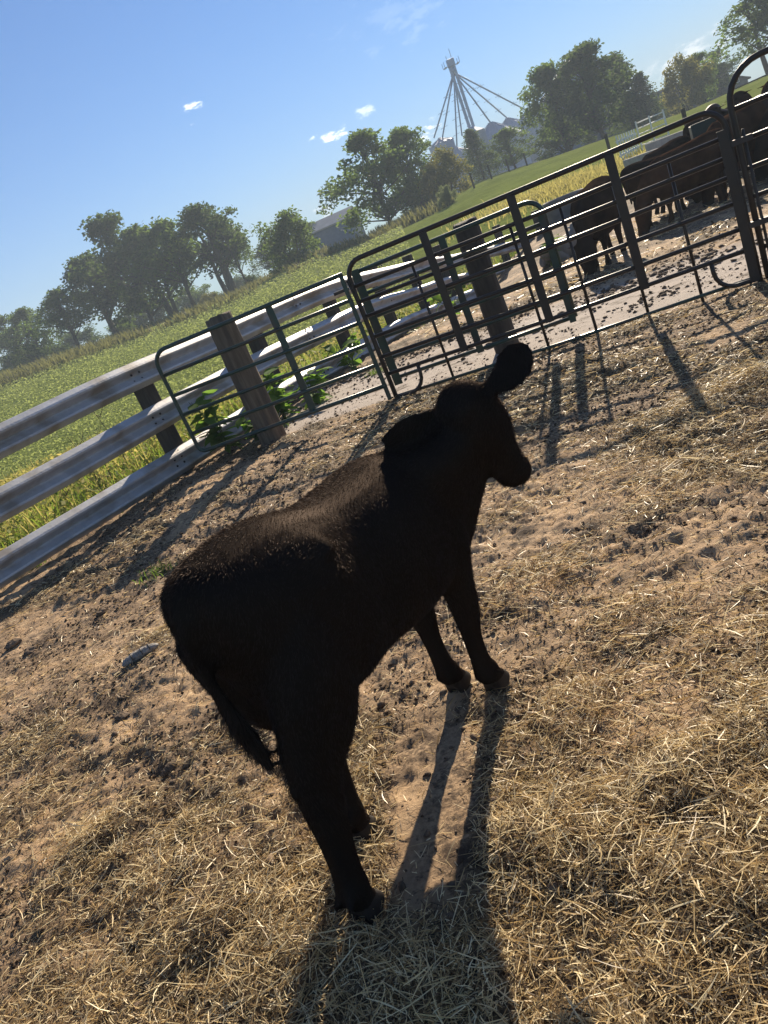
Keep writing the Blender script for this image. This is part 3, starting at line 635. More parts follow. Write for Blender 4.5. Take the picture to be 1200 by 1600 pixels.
def build_clods():
    rr = np.random.default_rng(5); bm = bmesh.new(); bmesh.ops.create_icosphere(bm, subdivisions=1, radius=1); bm.verts.ensure_lookup_table()
    U = np.array([v.co[:] for v in bm.verts]); F0 = np.array([[v.index for v in f.verts] for f in bm.faces]); bm.free()
    n = 3500; y = 1.3 + 10 * rr.random(n) ** 1.4; x = rr.uniform(-1, 1, n) * (1.0 + y * .52) + (y - 2) * .1
    z, lit, pav = pen_z(x, y); dens = fbm(x * 1.3, y * 1.3, 88, 4)
    k = (pen_side(x, y) > .1) & (rr.random(n) < np.clip((dens - .40) * 5 - .1 * pav, 0, 1)) & (rr.random(n) > lit * .8)
    x, y, pav = x[k], y[k], pav[k]; cx = []; cy = []
    for px, py, m_, sp in ((945, 462, 90, .28), (915, 480, 70, .25), (1085, 408, 80, .3), (1010, 470, 50, .25), (720, 522, 70, .35), (760, 540, 50, .25), (640, 560, 60, .3), (1150, 395, 60, .3), (560, 585, 50, .3)):
        c = gp(px, py); cx.append(c.x + rr.normal(0, sp, m_)); cy.append(c.y + rr.normal(0, sp * .6, m_))
    ex = np.concatenate(cx); x = np.concatenate([x, ex]); y = np.concatenate([y] + cy); pav = np.concatenate([pav, np.full(len(ex), -1.2)]); z = pen_z(x, y)[0]; n = len(x); s = (.004 + .012 * rr.random(n) ** 3.2 + .010 * sst(4, 9, y) * rr.random(n)) * (1 - .6 * pav)
    Vs = U[None] * (1 + rr.normal(0, .32, (n, len(U), 1))) * s[:, None, None] * np.stack([rr.uniform(.7, 1.5, n), rr.uniform(.7, 1.5, n), rr.uniform(.45, .9, n)], -1)[:, None, :]
    Vs = Vs + np.stack([x, y, z + s * .25], -1)[:, None, :]
    F = F0[None] + (np.arange(n) * len(U))[:, None, None]
    o = link('dirt_clods', np_mesh('dirt_clods', Vs.reshape(-1, 3), F.reshape(-1, 3)), M['clod']); tag(o, 'crumbled dark dirt clods on the pen floor', kind='stuff')
build_clods()
def build_crumbs():
    rr = np.random.default_rng(8); U = np.array([(1, 0, 0), (-1, 0, 0), (0, 1, 0), (0, -1, 0), (0, 0, 1), (0, 0, -1.)]); F0 = np.array([(0, 2, 4), (2, 1, 4), (1, 3, 4), (3, 0, 4), (2, 0, 5), (1, 2, 5), (3, 1, 5), (0, 3, 5)])
    n = 105000; y = 1.15 + 9.5 * rr.random(n) ** 1.7; x = rr.uniform(-1, 1, n) * (.75 + y * .47) + (y - 2) * .12
    z, lit, pav = pen_z(x, y); k = (pen_side(x, y) > .1) & (rr.random(n) < (.72 * crumb_mask(x, y) * (1 - .7 * pav) + .03) * (1 - .95 * pen_z.bare)); x, y, z = x[k], y[k], z[k]; n = len(x)
    s = (.0020 + .0060 * rr.random(n) ** 2.5) * (1 + .18 * np.maximum(y - 2, 0)); V = U[None] * (1 + rr.normal(0, .3, (n, 6, 1))) * s[:, None, None] * np.stack([rr.uniform(.6, 1.9, n), rr.uniform(.6, 1.5, n), rr.uniform(.4, 1.0, n)], -1)[:, None, :]
    a = rr.uniform(0, 6.283, n); c, q = np.cos(a)[:, None], np.sin(a)[:, None]; V = np.stack([V[..., 0] * c - V[..., 1] * q, V[..., 0] * q + V[..., 1] * c, V[..., 2]], -1) + np.stack([x, y, z + s * .4], -1)[:, None, :]
    me = np_mesh('dirt_crumbs', V.reshape(-1, 3), (F0[None] + (np.arange(n) * 6)[:, None, None]).reshape(-1, 3))
    t = me.attributes.new('tone', 'FLOAT', 'POINT'); t.data.foreach_set('value', np.repeat(rr.random(n) ** 1.3, 6).astype(np.float32))
    o = link('dirt_crumbs', me, straw_material('crumb', ((0, (.04, .027, .017)), (.5, (.12, .08, .052)), (1, (.32, .225, .145))), 0, .95, .1)); tag(o, 'fine dark crumbs of trodden dung and soil', kind='stuff')
build_crumbs()

# ------------------------------------------------------------------ the herd beyond the gates
def grown_parts(pose):
    P = [([(-.135, 0, .90, .06, .08), (-.11, 0, .87, .15, .14), (-.03, 0, .82, .205, .21), (.15, 0, .735, .245, .295), (.35, 0, .70, .275, .305), (.58, 0, .67, .28, .32), (.78, 0, .66, .24, .31), (.92, 0, .65, .17, .25), (1.0, 0, .64, .09, .16)], None, 18, 2.2, .35, (1, 0, 0))]
    if pose == 'graze':
        P.append(([(.75, 0, .80, .14, .20), (.95, 0, .70, .12, .19), (1.10, -.02, .53, .095, .15), (1.18, -.03, .40, .08, .11)],))
        P += head((1.17, -.03, .40), R(3), R(72), .44, earL=(1.08, .22, .42, 1, 0, .4), earR=(1.08, -.28, .42, 1, 0, .4))
    else:
        P.append(([(.70, 0, .80, .14, .20), (.92, 0, .84, .12, .19), (1.08, 0, .95, .095, .15), (1.15, 0, 1.03, .08, .11)],))
        P += head((1.13, 0, 1.08), R(0), R(32), .44, earL=(1.12, .30, 1.12, 1, 0, .4), earR=(1.12, -.30, 1.12, 1, 0, .4))
    if pose == 'lie':
        P = [([(x, y, z - .41, a, b) for x, y, z, a, b in q[0]],) + tuple(q[1:]) for q in P]
        for e in range(len(P)):
            pass
        for sg in (1, -1):
            P.append(([(.02, sg * .20, .26, .11, .18), (.22, sg * .27, .14, .08, .10), (.34, sg * .29, .07, .05, .05), (.12, sg * .32, .05, .04, .04), (.02, sg * .30, .04, .04, .035)], (0, 1, 0)))
            P.append(([(.80, sg * .13, .24, .08, .13), (.98, sg * .15, .10, .05, .06), (.80, sg * .17, .05, .04, .045), (.70, sg * .17, .035, .04, .035)], (0, 1, 0)))
    else:
        for l in rear_leg(-.02, .09) + rear_leg(.10, -.09) + front_leg(.80, .085) + front_leg(.86, -.085): P.append((l,))
    zt = -.41 if pose == 'lie' else 0
    P.append(([(-.08, 0, .99 + zt, .035, .03), (-.15, 0, .93 + zt, .022, .022), (-.17, 0, .75 + zt, .018, .018), (-.165, 0, .60 + zt * .8, .022, .022), (-.16, 0, .46 + zt * .65, .02, .02)], (0, 1, 0)))
    return P
HERD_MESH = {}
def herd_mesh(pose, col):
    if pose not in HERD_MESH: HERD_MESH[pose] = sculpt(grown_parts(pose), 'cow_' + pose, .025, 3)
    me = HERD_MESH[pose].copy(); me.materials.clear(); me.materials.append(COAT[col]); me.materials.append(M['hoof'])
    if pose != 'lie':
        for p in me.polygons:
            if p.center.z < .05: p.material_index = 1
    return me
COAT = {'black': mat('coat_black', (.018, .0135, .011), (.046, .031, .022), scale=3, rough=.9, spec=0.0),
        'brown': mat('coat_brown', (.035, .019, .012), (.085, .045, .026), scale=4, rough=.9, spec=0.0),
        'red': mat('coat_red', (.06, .026, .013), (.12, .055, .028), scale=4, rough=.6),
        'grey': mat('coat_grey', (.14, .125, .11), (.26, .24, .21), scale=4, rough=.7)}
def cow(x, y, rz, s, pose, col, label):
    root = empty('calf' if pose == 'lie' else 'cow', (x, y, tz(x, y) - .02), R(rz)); root.scale = (s, s, s)
    tag(root, label, 'calf' if pose == 'lie' else 'cow', 'cattle beyond the gates')
    link('body', herd_mesh(pose, col), None, root, True)
cow(4.72, 11.5, 232, 1.12, 'graze', 'black', 'black cow with head down grazing behind the long brown panel')
cow(6.15, 13.6, 22, 1.1, 'graze', 'black', 'black cow seen from behind, next beyond the grazing black cow')
cow(8.4, 13.6, 205, 1.2, 'graze', 'brown', 'dark brown cow facing the gates with its head lowered')
cow(7.9, 11.4, 14, 1.2, 'stand', 'black', 'large black cow standing close behind the taller gate')
cow(10.2, 15.9, 196, 1.2, 'stand', 'red', 'reddish cow with pricked ears showing above the black ones')
cow(11.6, 16.3, 200, 1.2, 'stand', 'brown', 'dark brown cow at the picture edge behind the taller gate')
cow(9.0, 16.6, 18, 1.22, 'stand', 'black', 'black cow farthest back in the herd, turned towards the feed bunk')
cow(9.4, 12.6, 168, 1.18, 'graze', 'black', 'black cow with lowered head between the large black cow and the reddish one')
cow(10.9, 13.9, 186, 1.2, 'graze', 'black', 'black cow with its body cut by the picture edge')
cow(7.0, 12.4, 172, 1.08, 'graze', 'brown', 'dark brown cow nosing the ground between the two black cows')
cow(9.9, 14.7, 160, 1.15, 'stand', 'black', 'black cow crowded behind the reddish cow')
cow(7.9, 15.2, 205, 1.12, 'graze', 'black', 'black cow feeding behind the one seen from behind')
cow(5.0, 15.6, 30, .85, 'lie', 'grey', 'pale grey calf lying near the end of the guardrail')

def feed_things():
    a = at(1000, 268, 27); b = at(1168, 190, 21)
    d = Vector((b.x - a.x, b.y - a.y, 0)); Lb = d.length; z = min(tz(a.x, a.y), tz(b.x, b.y))
    root = empty('feed_bunk', (a.x, a.y, z), math.atan2(d.y, d.x)); tag(root, 'long grey concrete feed bunk beyond the herd', 'bunk')
    for y0, y1, h in ((-.5, -.38, .75), (.38, .5, .95)): part_box('side_wall', root, M['concrete'], (0, Lb, y0, y1, -.5, h), .02)
    part_box('floor', root, M['concrete'], (.02, Lb - .02, -.378, .378, -.4, .18))
    for k in range(7): part_box('partition', root, M['concrete'], (Lb * k / 6.1 + .03, Lb * k / 6.1 + .13, -.376, .376, .19, .62))
    p = at(1103, 208, 14.5); root = empty('feeder_box', (p.x, p.y, tz(p.x, p.y)), R(-24)); tag(root, 'dark green upright feeder board on posts beside the herd', 'feeder')
    part_box('board', root, M['dark_green'], (-.22, .22, -.03, .03, p.z - root.location.z - .22, p.z - root.location.z + .22), .006)
    part_box('board', root, M['dark_green'], (-.22, -.17, .032, .50, p.z - root.location.z - .22, p.z - root.location.z + .20), .006)
    for s in (-.15, .15): part_box('leg', root, M['woodpost'], (s - .03, s + .03, .033, .09, -.2, p.z - root.location.z + .1), .004)
    # round stock tank
    c = at(886, 330, 24); bm = bmesh.new(); n = 28; rows = []
    for rad, zz in ((.60, -.3), (.62, .5), (.635, .53), (.62, .56), (.59, .53), (.58, .1), (.3, .09)):
        rows.append([bm.verts.new((rad * math.cos(6.2832 * j / n), rad * math.sin(6.2832 * j / n), zz)) for j in range(n)])
    for p0, p1 in zip(rows, rows[1:]):
        for j in range(n): bm.faces.new((p0[j], p0[(j + 1) % n], p1[(j + 1) % n], p1[j]))
    bm.faces.new(rows[-1]); o = link('stock_tank', bm_mesh('stock_tank', bm), mat('tank_steel', (.10, .10, .10), (.17, .165, .16), scale=3, rough=.8, spec=.15), None, True); o.location = (c.x, c.y, tz(c.x, c.y)); tag(o, 'round grey stock tank past the end of the guardrail', 'tank')
    # pale gate and pickets at the pasture
    a = at(1010, 252, 40); b = at(1050, 226, 38); z = tz(a.x, a.y)
    root = frame_at((a.x, a.y, z), (b.x, b.y, z), 'pasture_gate', 'small pale pasture gate on the slope beyond the feed bunk', 'gate', GRP)
    Lg = math.hypot(b.x - a.x, b.y - a.y)
    for k in range(5): part_tube('bar', root, M['white'], [(0, 0, .25 + k * .26), (Lg, 0, .25 + k * .26)], .03, 6)
    for s in (0, Lg * .5, Lg): part_box('upright', root, M['white'], (s - .05, s + .05, -.05, -.032, .0, 1.4))
    a2 = at(975, 262, 36); root = frame_at((a2.x, a2.y, tz(a2.x, a2.y)), (a.x, a.y, 0), 'picket_panel', 'short white picket panel next to the pale pasture gate', 'fence', None)
    Lp = math.hypot(a.x - a2.x, a.y - a2.y) * .9; n = 8
    for k in range(n): part_box('picket', root, M['white'], (Lp * k / n, Lp * k / n + .12, -.02, .02, -.1, 1.25))
    for zz in (.35, .95): part_box('rail', root, M['white'], (0, Lp, .022, .06, zz, zz + .1))
    # fence posts up the slope
    for i, (px, py, Y) in enumerate(((1078, 218, 36), (960, 262, 46), (742, 296, 70), (770, 284, 74), (798, 274, 78), (826, 266, 80), (702, 318, 66))):
        p = at(px, py, Y); z = tz(p.x, p.y); o = part_box('fence_post', None, M['woodpost'], (-.07, .07, -.07, .07, -.3, 1.25), .01); o.location = (p.x, p.y, z)
        tag(o, ('thin fence post beside the dark green feeder board', 'fence post by the white picket panel', 'fence post below the grain bins, third along the slope', 'fence post on the slope, fourth of the row', 'fence post on the slope, fifth of the row', 'fence post on the slope under the tall dark trees', 'fence post at the low end of the slope row')[i], 'post', 'fence posts on the slope')
feed_things()

# ------------------------------------------------------------------ trees
LEAF = {'green': leafmat('leaf_green', (.035, .062, .015), (.085, .125, .032), (.16, .24, .045)),
        'dark': leafmat('leaf_dark', (.024, .044, .017), (.058, .085, .030), (.10, .15, .035)),
        'yellow': leafmat('leaf_yellow', (.075, .088, .022), (.14, .145, .035), (.24, .23, .05)),
        'pale': leafmat('leaf_pale', (.10, .12, .06), (.17, .19, .10), (.2, .24, .1))}
M['bark'] = mat('bark', (.045, .036, .028), (.09, .072, .056), scale=4, rough=.95, bump=.5, stretch=(3, 3, .5))
def leaf_cloud(cent, rad, per, size, rr, flat=.75):
    n = len(cent) * per; c = np.repeat(np.array(cent), per, 0); rd = np.repeat(np.array(rad), per)
    d = rr.normal(0, 1, (n, 3)); d /= np.linalg.norm(d, axis=1)[:, None]; q = rr.random(n) ** .45
    q = q * (1 + .35 * rr.random(n) ** 3); P = c + d * (rd * q)[:, None] * np.array([1, 1, flat]); a = rr.normal(0, 1, (n, 3)); a[:, 2] *= .6; a /= np.linalg.norm(a, axis=1)[:, None]
    b = np.cross(a, rr.normal(0, 1, (n, 3))); b /= np.linalg.norm(b, axis=1)[:, None] + 1e-9; s = size * rr.uniform(.55, 1.35, n)[:, None]
    V = np.stack([P - a * s, P + b * s * .55 + a * s * .1, P + a * s, P - b * s * .55 + a * s * .1], 1).reshape(-1, 3); F = np.arange(n * 4).reshape(-1, 4); return V, F
def tree_meshes(kind, seed):
    rr = np.random.default_rng(seed); r = random.Random(seed); cent = []; rad = []; bm = bmesh.new()
    def limb(p0, p1, r0, r1, sag=.04):
        m = [(p0[k] + p1[k]) / 2 + r.uniform(-sag, sag) for k in range(3)]; tube(bm, [p0, m, p1], r0, 6, r1, cap=False)
    if kind == 'conifer':
        for i in range(46):
            h = .06 + .92 * (i / 46); w = (.27 * (1 - h) ** .8 + .015); a = i * 2.4
            for q in (.45, .95): cent.append((w * q * math.cos(a), w * q * math.sin(a), h - .02 * q)); rad.append(.05 + .06 * (1 - h))
        tube(bm, [(0, 0, -.03), (0, 0, .5), (0, 0, .97)], .022, 7, .004); per, size, flat = 75, .015, .7
    elif kind == 'bush':
        for i in range(60):
            a = r.uniform(0, 6.283); q = r.random() ** .5; h = r.uniform(.10, .95); w = .56 * math.sqrt(max(.05, 1 - ((h - .35) / .66) ** 2)) * (1 + .22 * math.sin(3 * a + seed)); cent.append((w * q * math.cos(a), w * q * math.sin(a), h * (1 - .15 * q))); rad.append(r.uniform(.10, .17))
        for a in range(5): limb((0, 0, -.03), (.3 * math.cos(a * 1.3), .3 * math.sin(a * 1.3), .5), .025, .006)
        per, size, flat = 125, .026, .85
    else:
        low = .38 if kind == 'open' else .16; hw = .36 if kind == 'open' else .42; nc = 60 if kind == 'open' else 84
        trunks = 3 if kind == 'open' and seed % 2 else 1; tops = []
        for t in range(trunks):
            bx = (t - (trunks - 1) / 2) * .045; lx = bx * 2.2 + r.uniform(-.05, .05); ly = r.uniform(-.05, .05)
            tube(bm, [(bx, 0, -.03), (bx * 1.2 + lx * .3, ly * .3, low * .7), (lx, ly, .62), (lx * 1.3, ly * 1.3, .86)], [.027, .02, .012, .004], 8); tops.append((lx, ly))
        for i in range(nc):
            a = r.uniform(0, 6.283); h = low + (1 - low) * r.random() ** .85; k = (h - low) / (1 - low)
            w = hw * (math.sin(math.pi * min(1, .18 + .80 * k)) ** .7) * (1 + .25 * math.sin(2 * a + seed) + .12 * math.sin(5 * a + seed * 2)); q = r.random() ** .45
            lx, ly = tops[i % len(tops)]; c = (w * q * math.cos(a) + lx * .5, w * q * math.sin(a) + ly * .5, min(h, .965)); cent.append(c); rad.append(r.uniform(.08, .15) * (1 - .25 * k))
            if i % 2 == 0: limb((lx * .7, ly * .7, max(low * .75, h - .22)), c, .010, .002, .02)
        per, size, flat = (95 if kind == 'open' else 100), .020, .75
    tm = bm_mesh('trunk', bm); V, F = leaf_cloud(cent, rad, per, size, rr, flat); cm = np_mesh('crown', V, F)
    return tm, cm
TREES = {}; CROWNS = {}
def proj(P):
    v = Vector(P) - EYE; w = v.dot(Fv); return 600 + FPX * v.dot(SR) / w, 800 - FPX * v.dot(SU) / w
def tree(px, py, tx, ty, wpx, kind, leaf, Y, label, seed, group='trees along the field and the slope'):
    key = (kind, seed % 4)
    if key not in TREES: TREES[key] = tree_meshes(kind, 100 + seed % 4 + {'open': 0, 'broad': 10, 'bush': 20, 'conifer': 30}[kind])
    tm, cm = TREES[key]
    Hg = math.hypot(tx - px, ty - py) * Y / FPX * .94
    for _ in range(4):
        p = at(px, py, Y); q = proj((p.x, p.y, tz(p.x, p.y) + Hg)); px += (tx - q[0]) * .9
    p = at(px, py, Y); x, y = p.x, p.y; z = tz(x, y); dep = (Vector((x, y, z)) - EYE).dot(Fv)
    H = math.hypot(tx - px, ty - py) * dep / FPX * .94; W = {'open': 1.25, 'broad': 1.2, 'bush': 1.0, 'conifer': 1.15}[kind] * wpx * dep / FPX; half = {'open': .40, 'broad': .46, 'bush': .60, 'conifer': .29}[kind]
    root = empty('bush' if kind == 'bush' else 'tree', (x, y, z - .1), seed * 1.7); sx = W / 2 / half
    root.scale = (sx, sx, H); tag(root, label, 'bush' if kind == 'bush' else 'tree', group)
    t = link('trunk', tm, M['bark'], root, True); ck = key + (leaf,)
    if ck not in CROWNS:
        CROWNS[ck] = cm.copy(); CROWNS[ck].materials.clear(); CROWNS[ck].materials.append(LEAF[leaf])
    link('crown', CROWNS[ck], None, root)
for i, a in enumerate((
    (14, 600, -2, 520, 80, 'broad', 'dark', 120, 'dark tree at the far left end of the tree line'),
    (52, 585, 30, 505, 70, 'broad', 'green', 115, 'second tree from the left end of the tree line'),
    (108, 562, 80, 470, 85, 'open', 'green', 105, 'small tree with one thin trunk at the low left of the tree line'),
    (160, 548, 125, 425, 95, 'open', 'dark', 112, 'tree with gappy crown beside the broad dark tree'),
    (212, 530, 160, 368, 130, 'broad', 'dark', 108, 'broad dark tree with the heaviest crown of the left tree line'),
    (252, 512, 208, 372, 95, 'open', 'green', 106, 'tree between the broad dark one and the leaning one'),
    (290, 500, 243, 366, 90, 'open', 'green', 102, 'tree with a leaning forked trunk in the tree line'),
    (348, 478, 302, 342, 105, 'open', 'dark', 100, 'tall tree on three slim trunks with a dense round crown'),
    (378, 468, 345, 368, 55, 'open', 'green', 104, 'thin sparse tree right of the three-trunked tree'),
    (452, 436, 428, 345, 112, 'bush', 'green', 84, 'large rounded green bush in the dip before the shed'),
    (425, 392, 418, 330, 70, 'broad', 'dark', 130, 'dark tree top rising behind the large rounded bush'),
    (487, 372, 478, 317, 50, 'broad', 'green', 128, 'slim tree left of the blue shed'),
    (588, 388, 560, 248, 130, 'broad', 'green', 88, 'big full tree beside the blue shed, leftmost of the middle clump'),
    (645, 366, 624, 243, 90, 'broad', 'green', 92, 'tree in the middle of the central clump'),
    (700, 330, 678, 252, 88, 'bush', 'yellow', 86, 'yellowish bushy tree on the edge of the central clump'),
    (694, 346, 690, 314, 34, 'bush', 'pale', 66, 'small pale shrub in front of the central clump'),
    (742, 296, 731, 218, 56, 'conifer', 'dark', 104, 'dark evergreen in front of the grain bins'),
    (795, 276, 787, 216, 60, 'broad', 'green', 102, 'round tree in front of the large conical bin roof'),
    (862, 252, 848, 122, 92, 'broad', 'green', 96, 'tall tree standing left of the dark tree mass'),
    (930, 236, 905, 96, 118, 'broad', 'dark', 92, 'massive dark tree hiding the gabled barn'),
    (978, 218, 958, 98, 74, 'conifer', 'dark', 100, 'tall dark conifer beside the massive dark tree'),
    (1012, 206, 994, 122, 58, 'conifer', 'dark', 98, 'shorter dark conifer at the end of the dark tree mass'),
    (1068, 196, 1057, 106, 78, 'bush', 'yellow', 92, 'rounded yellow-green tree beside the dark barn roof'),
    (1098, 182, 1084, 104, 46, 'broad', 'green', 96, 'narrow tree right of the rounded yellow-green tree'),
    (1126, 166, 1113, 100, 50, 'broad', 'dark', 108, 'small dark tree behind the grey house'),
    (1212, 140, 1180, 12, 110, 'open', 'green', 80, 'tall airy tree at the upper right edge'),
    (75, 582, 70, 560, 70, 'bush', 'dark', 118, 'low dark thicket under the left end of the tree line'),
    (185, 545, 180, 515, 60, 'bush', 'green', 114, 'low green thicket beneath the broad dark tree'),
    (322, 470, 320, 440, 40, 'bush', 'yellow', 112, 'yellow-green shrub seen between the three slim trunks'),
    (392, 468, 388, 446, 30, 'bush', 'dark', 98, 'small dark shrub at the foot of the bare sapling'),
    (520, 420, 518, 408, 40, 'bush', 'pale', 70, 'low greyish scrub on the bank below the blue shed'),
    (1042, 208, 1036, 172, 60, 'bush', 'dark', 102, 'dark shrub filling the gap under the conifers'),
    (30, 592, 24, 552, 90, 'bush', 'dark', 138, 'thicket behind the far left trees'), (120, 560, 112, 518, 90, 'bush', 'dark', 140, 'thicket behind the small thin-trunked tree'),
    (225, 525, 214, 478, 100, 'bush', 'dark', 142, 'thicket behind the broad dark tree'), (300, 497, 290, 452, 90, 'bush', 'green', 140, 'thicket seen behind the leaning forked trunk'),
    (372, 466, 364, 432, 70, 'bush', 'dark', 140, 'thicket behind the thin sparse tree'), (660, 352, 652, 300, 110, 'bush', 'dark', 96, 'dark shrubs closing the foot of the central clump'), (885, 246, 870, 190, 110, 'bush', 'dark', 104, 'dark growth closing the foot of the tall tree and the dark mass'))):
    tree(*a, seed=i)
def dead_sapling():
    p = at(392, 452, 96); x, y = p.x, p.y; root = empty('bare_tree', (x, y, tz(x, y))); tag(root, 'bare dead sapling with thin branches left of the large bush', 'tree')
    part_tube('trunk', root, M['bark'], [(0, 0, -.2), (-.3, 0, 3), (-.5, .1, 7)], .12, 6, .03); r = random.Random(4)
    for k in range(12):
        z = r.uniform(2.2, 6.2); a = r.uniform(0, 6.28); l = r.uniform(.9, 1.9); part_tube('branch', root, M['bark'], [(-.07 * z, 0, z), (-.07 * z + math.cos(a) * l * .5, math.sin(a) * l * .5, z + l * .6), (-.07 * z + math.cos(a) * l, math.sin(a) * l, z + l * 1.3)], .035, 5, .012)
dead_sapling()

# ------------------------------------------------------------------ farm buildings
M['blue_steel'] = mat('blue_steel', (.085, .135, .22), (.12, .175, .27), scale=3, rough=.5, spec=.4)
M['bin_steel'] = mat('bin_steel', (.17, .24, .37), (.25, .33, .46), scale=2, rough=.55, metal=.2, spec=.4)
M['roof_grey'] = mat('roof_grey', (.30, .29, .28), (.38, .37, .36), scale=1, rough=.6)
M['roof_dark'] = mat('roof_dark', (.05, .05, .055), (.08, .08, .085), scale=1, rough=.8)
M['brick'] = mat('grey_siding', (.16, .15, .145), (.22, .21, .2), scale=2, rough=.8)
M['glass'] = mat('dark_glass', (.02, .025, .03), rough=.1, spec=.7)
def barn(name, label, c, rz, w, d, wall, rise, mw, mr, ribs=0, door=True, overhang=.4, fascia=None):
    root = empty(name, c, rz); tag(root, label, 'building')
    bm = bmesh.new(); vs = [bm.verts.new(v) for v in ((-w / 2, -d / 2, -3), (w / 2, -d / 2, -3), (w / 2, d / 2, -3), (-w / 2, d / 2, -3), (-w / 2, -d / 2, wall), (w / 2, -d / 2, wall), (w / 2, d / 2, wall), (-w / 2, d / 2, wall), (0, -d / 2, wall + rise), (0, d / 2, wall + rise))]
    for q in ((0, 1, 5, 8, 4), (2, 3, 7, 9, 6), (0, 4, 7, 3), (1, 2, 6, 5), (0, 3, 2, 1)): bm.faces.new([vs[i] for i in q])
    link('wall', bm_mesh('wall', bm), mw, root)
    for sg in (-1, 1):
        bm = bmesh.new(); e = overhang; k = rise / (w / 2); pts = [(0, wall + rise + .05), (sg * (w / 2 + e), wall - e * k + .05), (sg * (w / 2 + e), wall - e * k + .25), (0, wall + rise + .25)]
        a = [bm.verts.new((x, -d / 2 - e, z)) for x, z in pts]; b = [bm.verts.new((x, d / 2 + e, z)) for x, z in pts]
        bm.faces.new(a); bm.faces.new(b[::-1])
        for i in range(4): bm.faces.new((a[i], a[(i + 1) % 4], b[(i + 1) % 4], b[i]))
        rf = link('roof', bm_mesh('roof', bm), mr, root)
        if fascia: 
            bm = bmesh.new(); tube(bm, [(0, -d / 2 - e - .08, wall + rise + .15), (sg * (w / 2 + e), -d / 2 - e - .08, wall - e * k + .15)], .16, 4); link('fascia', bm_mesh('fascia', bm), fascia, rf)
    if door:
        dr = part_box('door', root, mr, (-w * .16, w * .16, -d / 2 - .12, -d / 2 - .02, -2, wall * .8), .02)
    for k in range(ribs): part_box('seam', root, mw, (-w / 2 + w * (k + .5) / ribs - .06, -w / 2 + w * (k + .5) / ribs + .06, -d / 2 - .07, -d / 2 - .005, -2.5, wall))
    return root
def ground_at(px, py, Y): p = at(px, py, Y); return Vector((p.x, p.y, tz(p.x, p.y)))
p = ground_at(520, 388, 128); barn('machine_shed', 'blue steel shed with a grey roof beside the big full tree', p, R(68), 6.5, 10, 3.7, 1.3, M['blue_steel'], M['roof_grey'], 6)
p = at(884, 97, 150); z = tz(p.x, p.y); barn('gabled_barn', 'tall barn with pale gable edge rising behind the dark trees', (p.x, p.y, z), R(-14), 13, 20, p.z - z - 5, 5, M['blue_steel'], M['roof_dark'], 7, fascia=M['white'])
p = at(1030, 142, 118); z = tz(p.x, p.y); barn('long_barn', 'long barn with a dark roof behind the conifers', (p.x, p.y, z), R(62), 9, 17, p.z - z - 2.6, 2.4, M['brick'], M['roof_dark'], 0)
p = at(1132, 130, 112); z = tz(p.x, p.y); h = barn('farmhouse', 'grey farmhouse on the rise behind the taller gate', (p.x, p.y, z), R(-28), 5.2, 6, p.z - z - .6, 1.4, M['brick'], M['roof_dark'], 0, False)
for x in (-1.5, 1.2):
    w = part_box('window', h, M['white'], (x - .45, x + .45, -3.06, -3.005, .9, 2.1)); part_box('pane', w, M['glass'], (x - .36, x + .36, -3.08, -3.062, .98, 2.02))
def lathe(name, parent, m, prof, n=26, loc=(0, 0, 0)):
    bm = bmesh.new(); rows = []
    for rad, z in prof: rows.append([bm.verts.new((loc[0] + rad * math.cos(6.28319 * j / n), loc[1] + rad * math.sin(6.28319 * j / n), loc[2] + z)) for j in range(n)])
    for a, b in zip(rows, rows[1:]):
        for j in range(n): bm.faces.new((a[j], a[(j + 1) % n], b[(j + 1) % n], b[j]))
    return link(name, bm_mesh(name, bm), m, parent)
GY = 185
def grain_bin(px, py, rpx, conepx, Y, label):
    ap = at(px, py, Y); z = tz(ap.x, ap.y); k = ((ap - EYE).dot(Fv)) / FPX; rad = rpx * k; ch = conepx * k; H = ap.z - z
    root = empty('grain_bin', (ap.x, ap.y, z)); tag(root, label, 'grain bin', 'grain bins of the farm')
    prof = [(rad, -4)]; nb = 9
    for i in range(nb): z0 = (H - ch) * i / nb; z1 = (H - ch) * (i + 1) / nb; prof += [(rad, z0 + .05), (rad * 1.012, (z0 + z1) / 2), (rad, z1 - .02)]
    lathe('wall', root, M['bin_steel'], prof)
    rf = lathe('roof', root, M['bin_steel'], [(rad * 1.05, H - ch - .12), (rad * 1.05, H - ch), (rad * .12, H - .35), (rad * .12, H - .05), (.02, H)])
    for j in range(12):
        a = 6.28319 * j / 12; bm = bmesh.new(); tube(bm, [(rad * 1.04 * math.cos(a), rad * 1.04 * math.sin(a), H - ch + .08), (rad * .14 * math.cos(a), rad * .14 * math.sin(a), H - .28)], .09, 4); link('roof_rib', bm_mesh('roof_rib', bm), M['bin_steel'], rf)
    return ap
apex = [grain_bin(686, 215, 20, 9, GY, 'narrow grain bin farthest left under the spouts'), grain_bin(714, 230, 19, 10, GY + 6, 'low grain bin between the narrow bin and the square tower'),
        grain_bin(766, 191, 42, 30, GY, 'wide grain bin with a steep conical roof'), grain_bin(792, 184, 30, 19, GY + 14, 'grain bin half hidden behind the wide conical one'), grain_bin(822, 172, 22, 16, GY + 8, 'grain bin screened by the tall tree')]
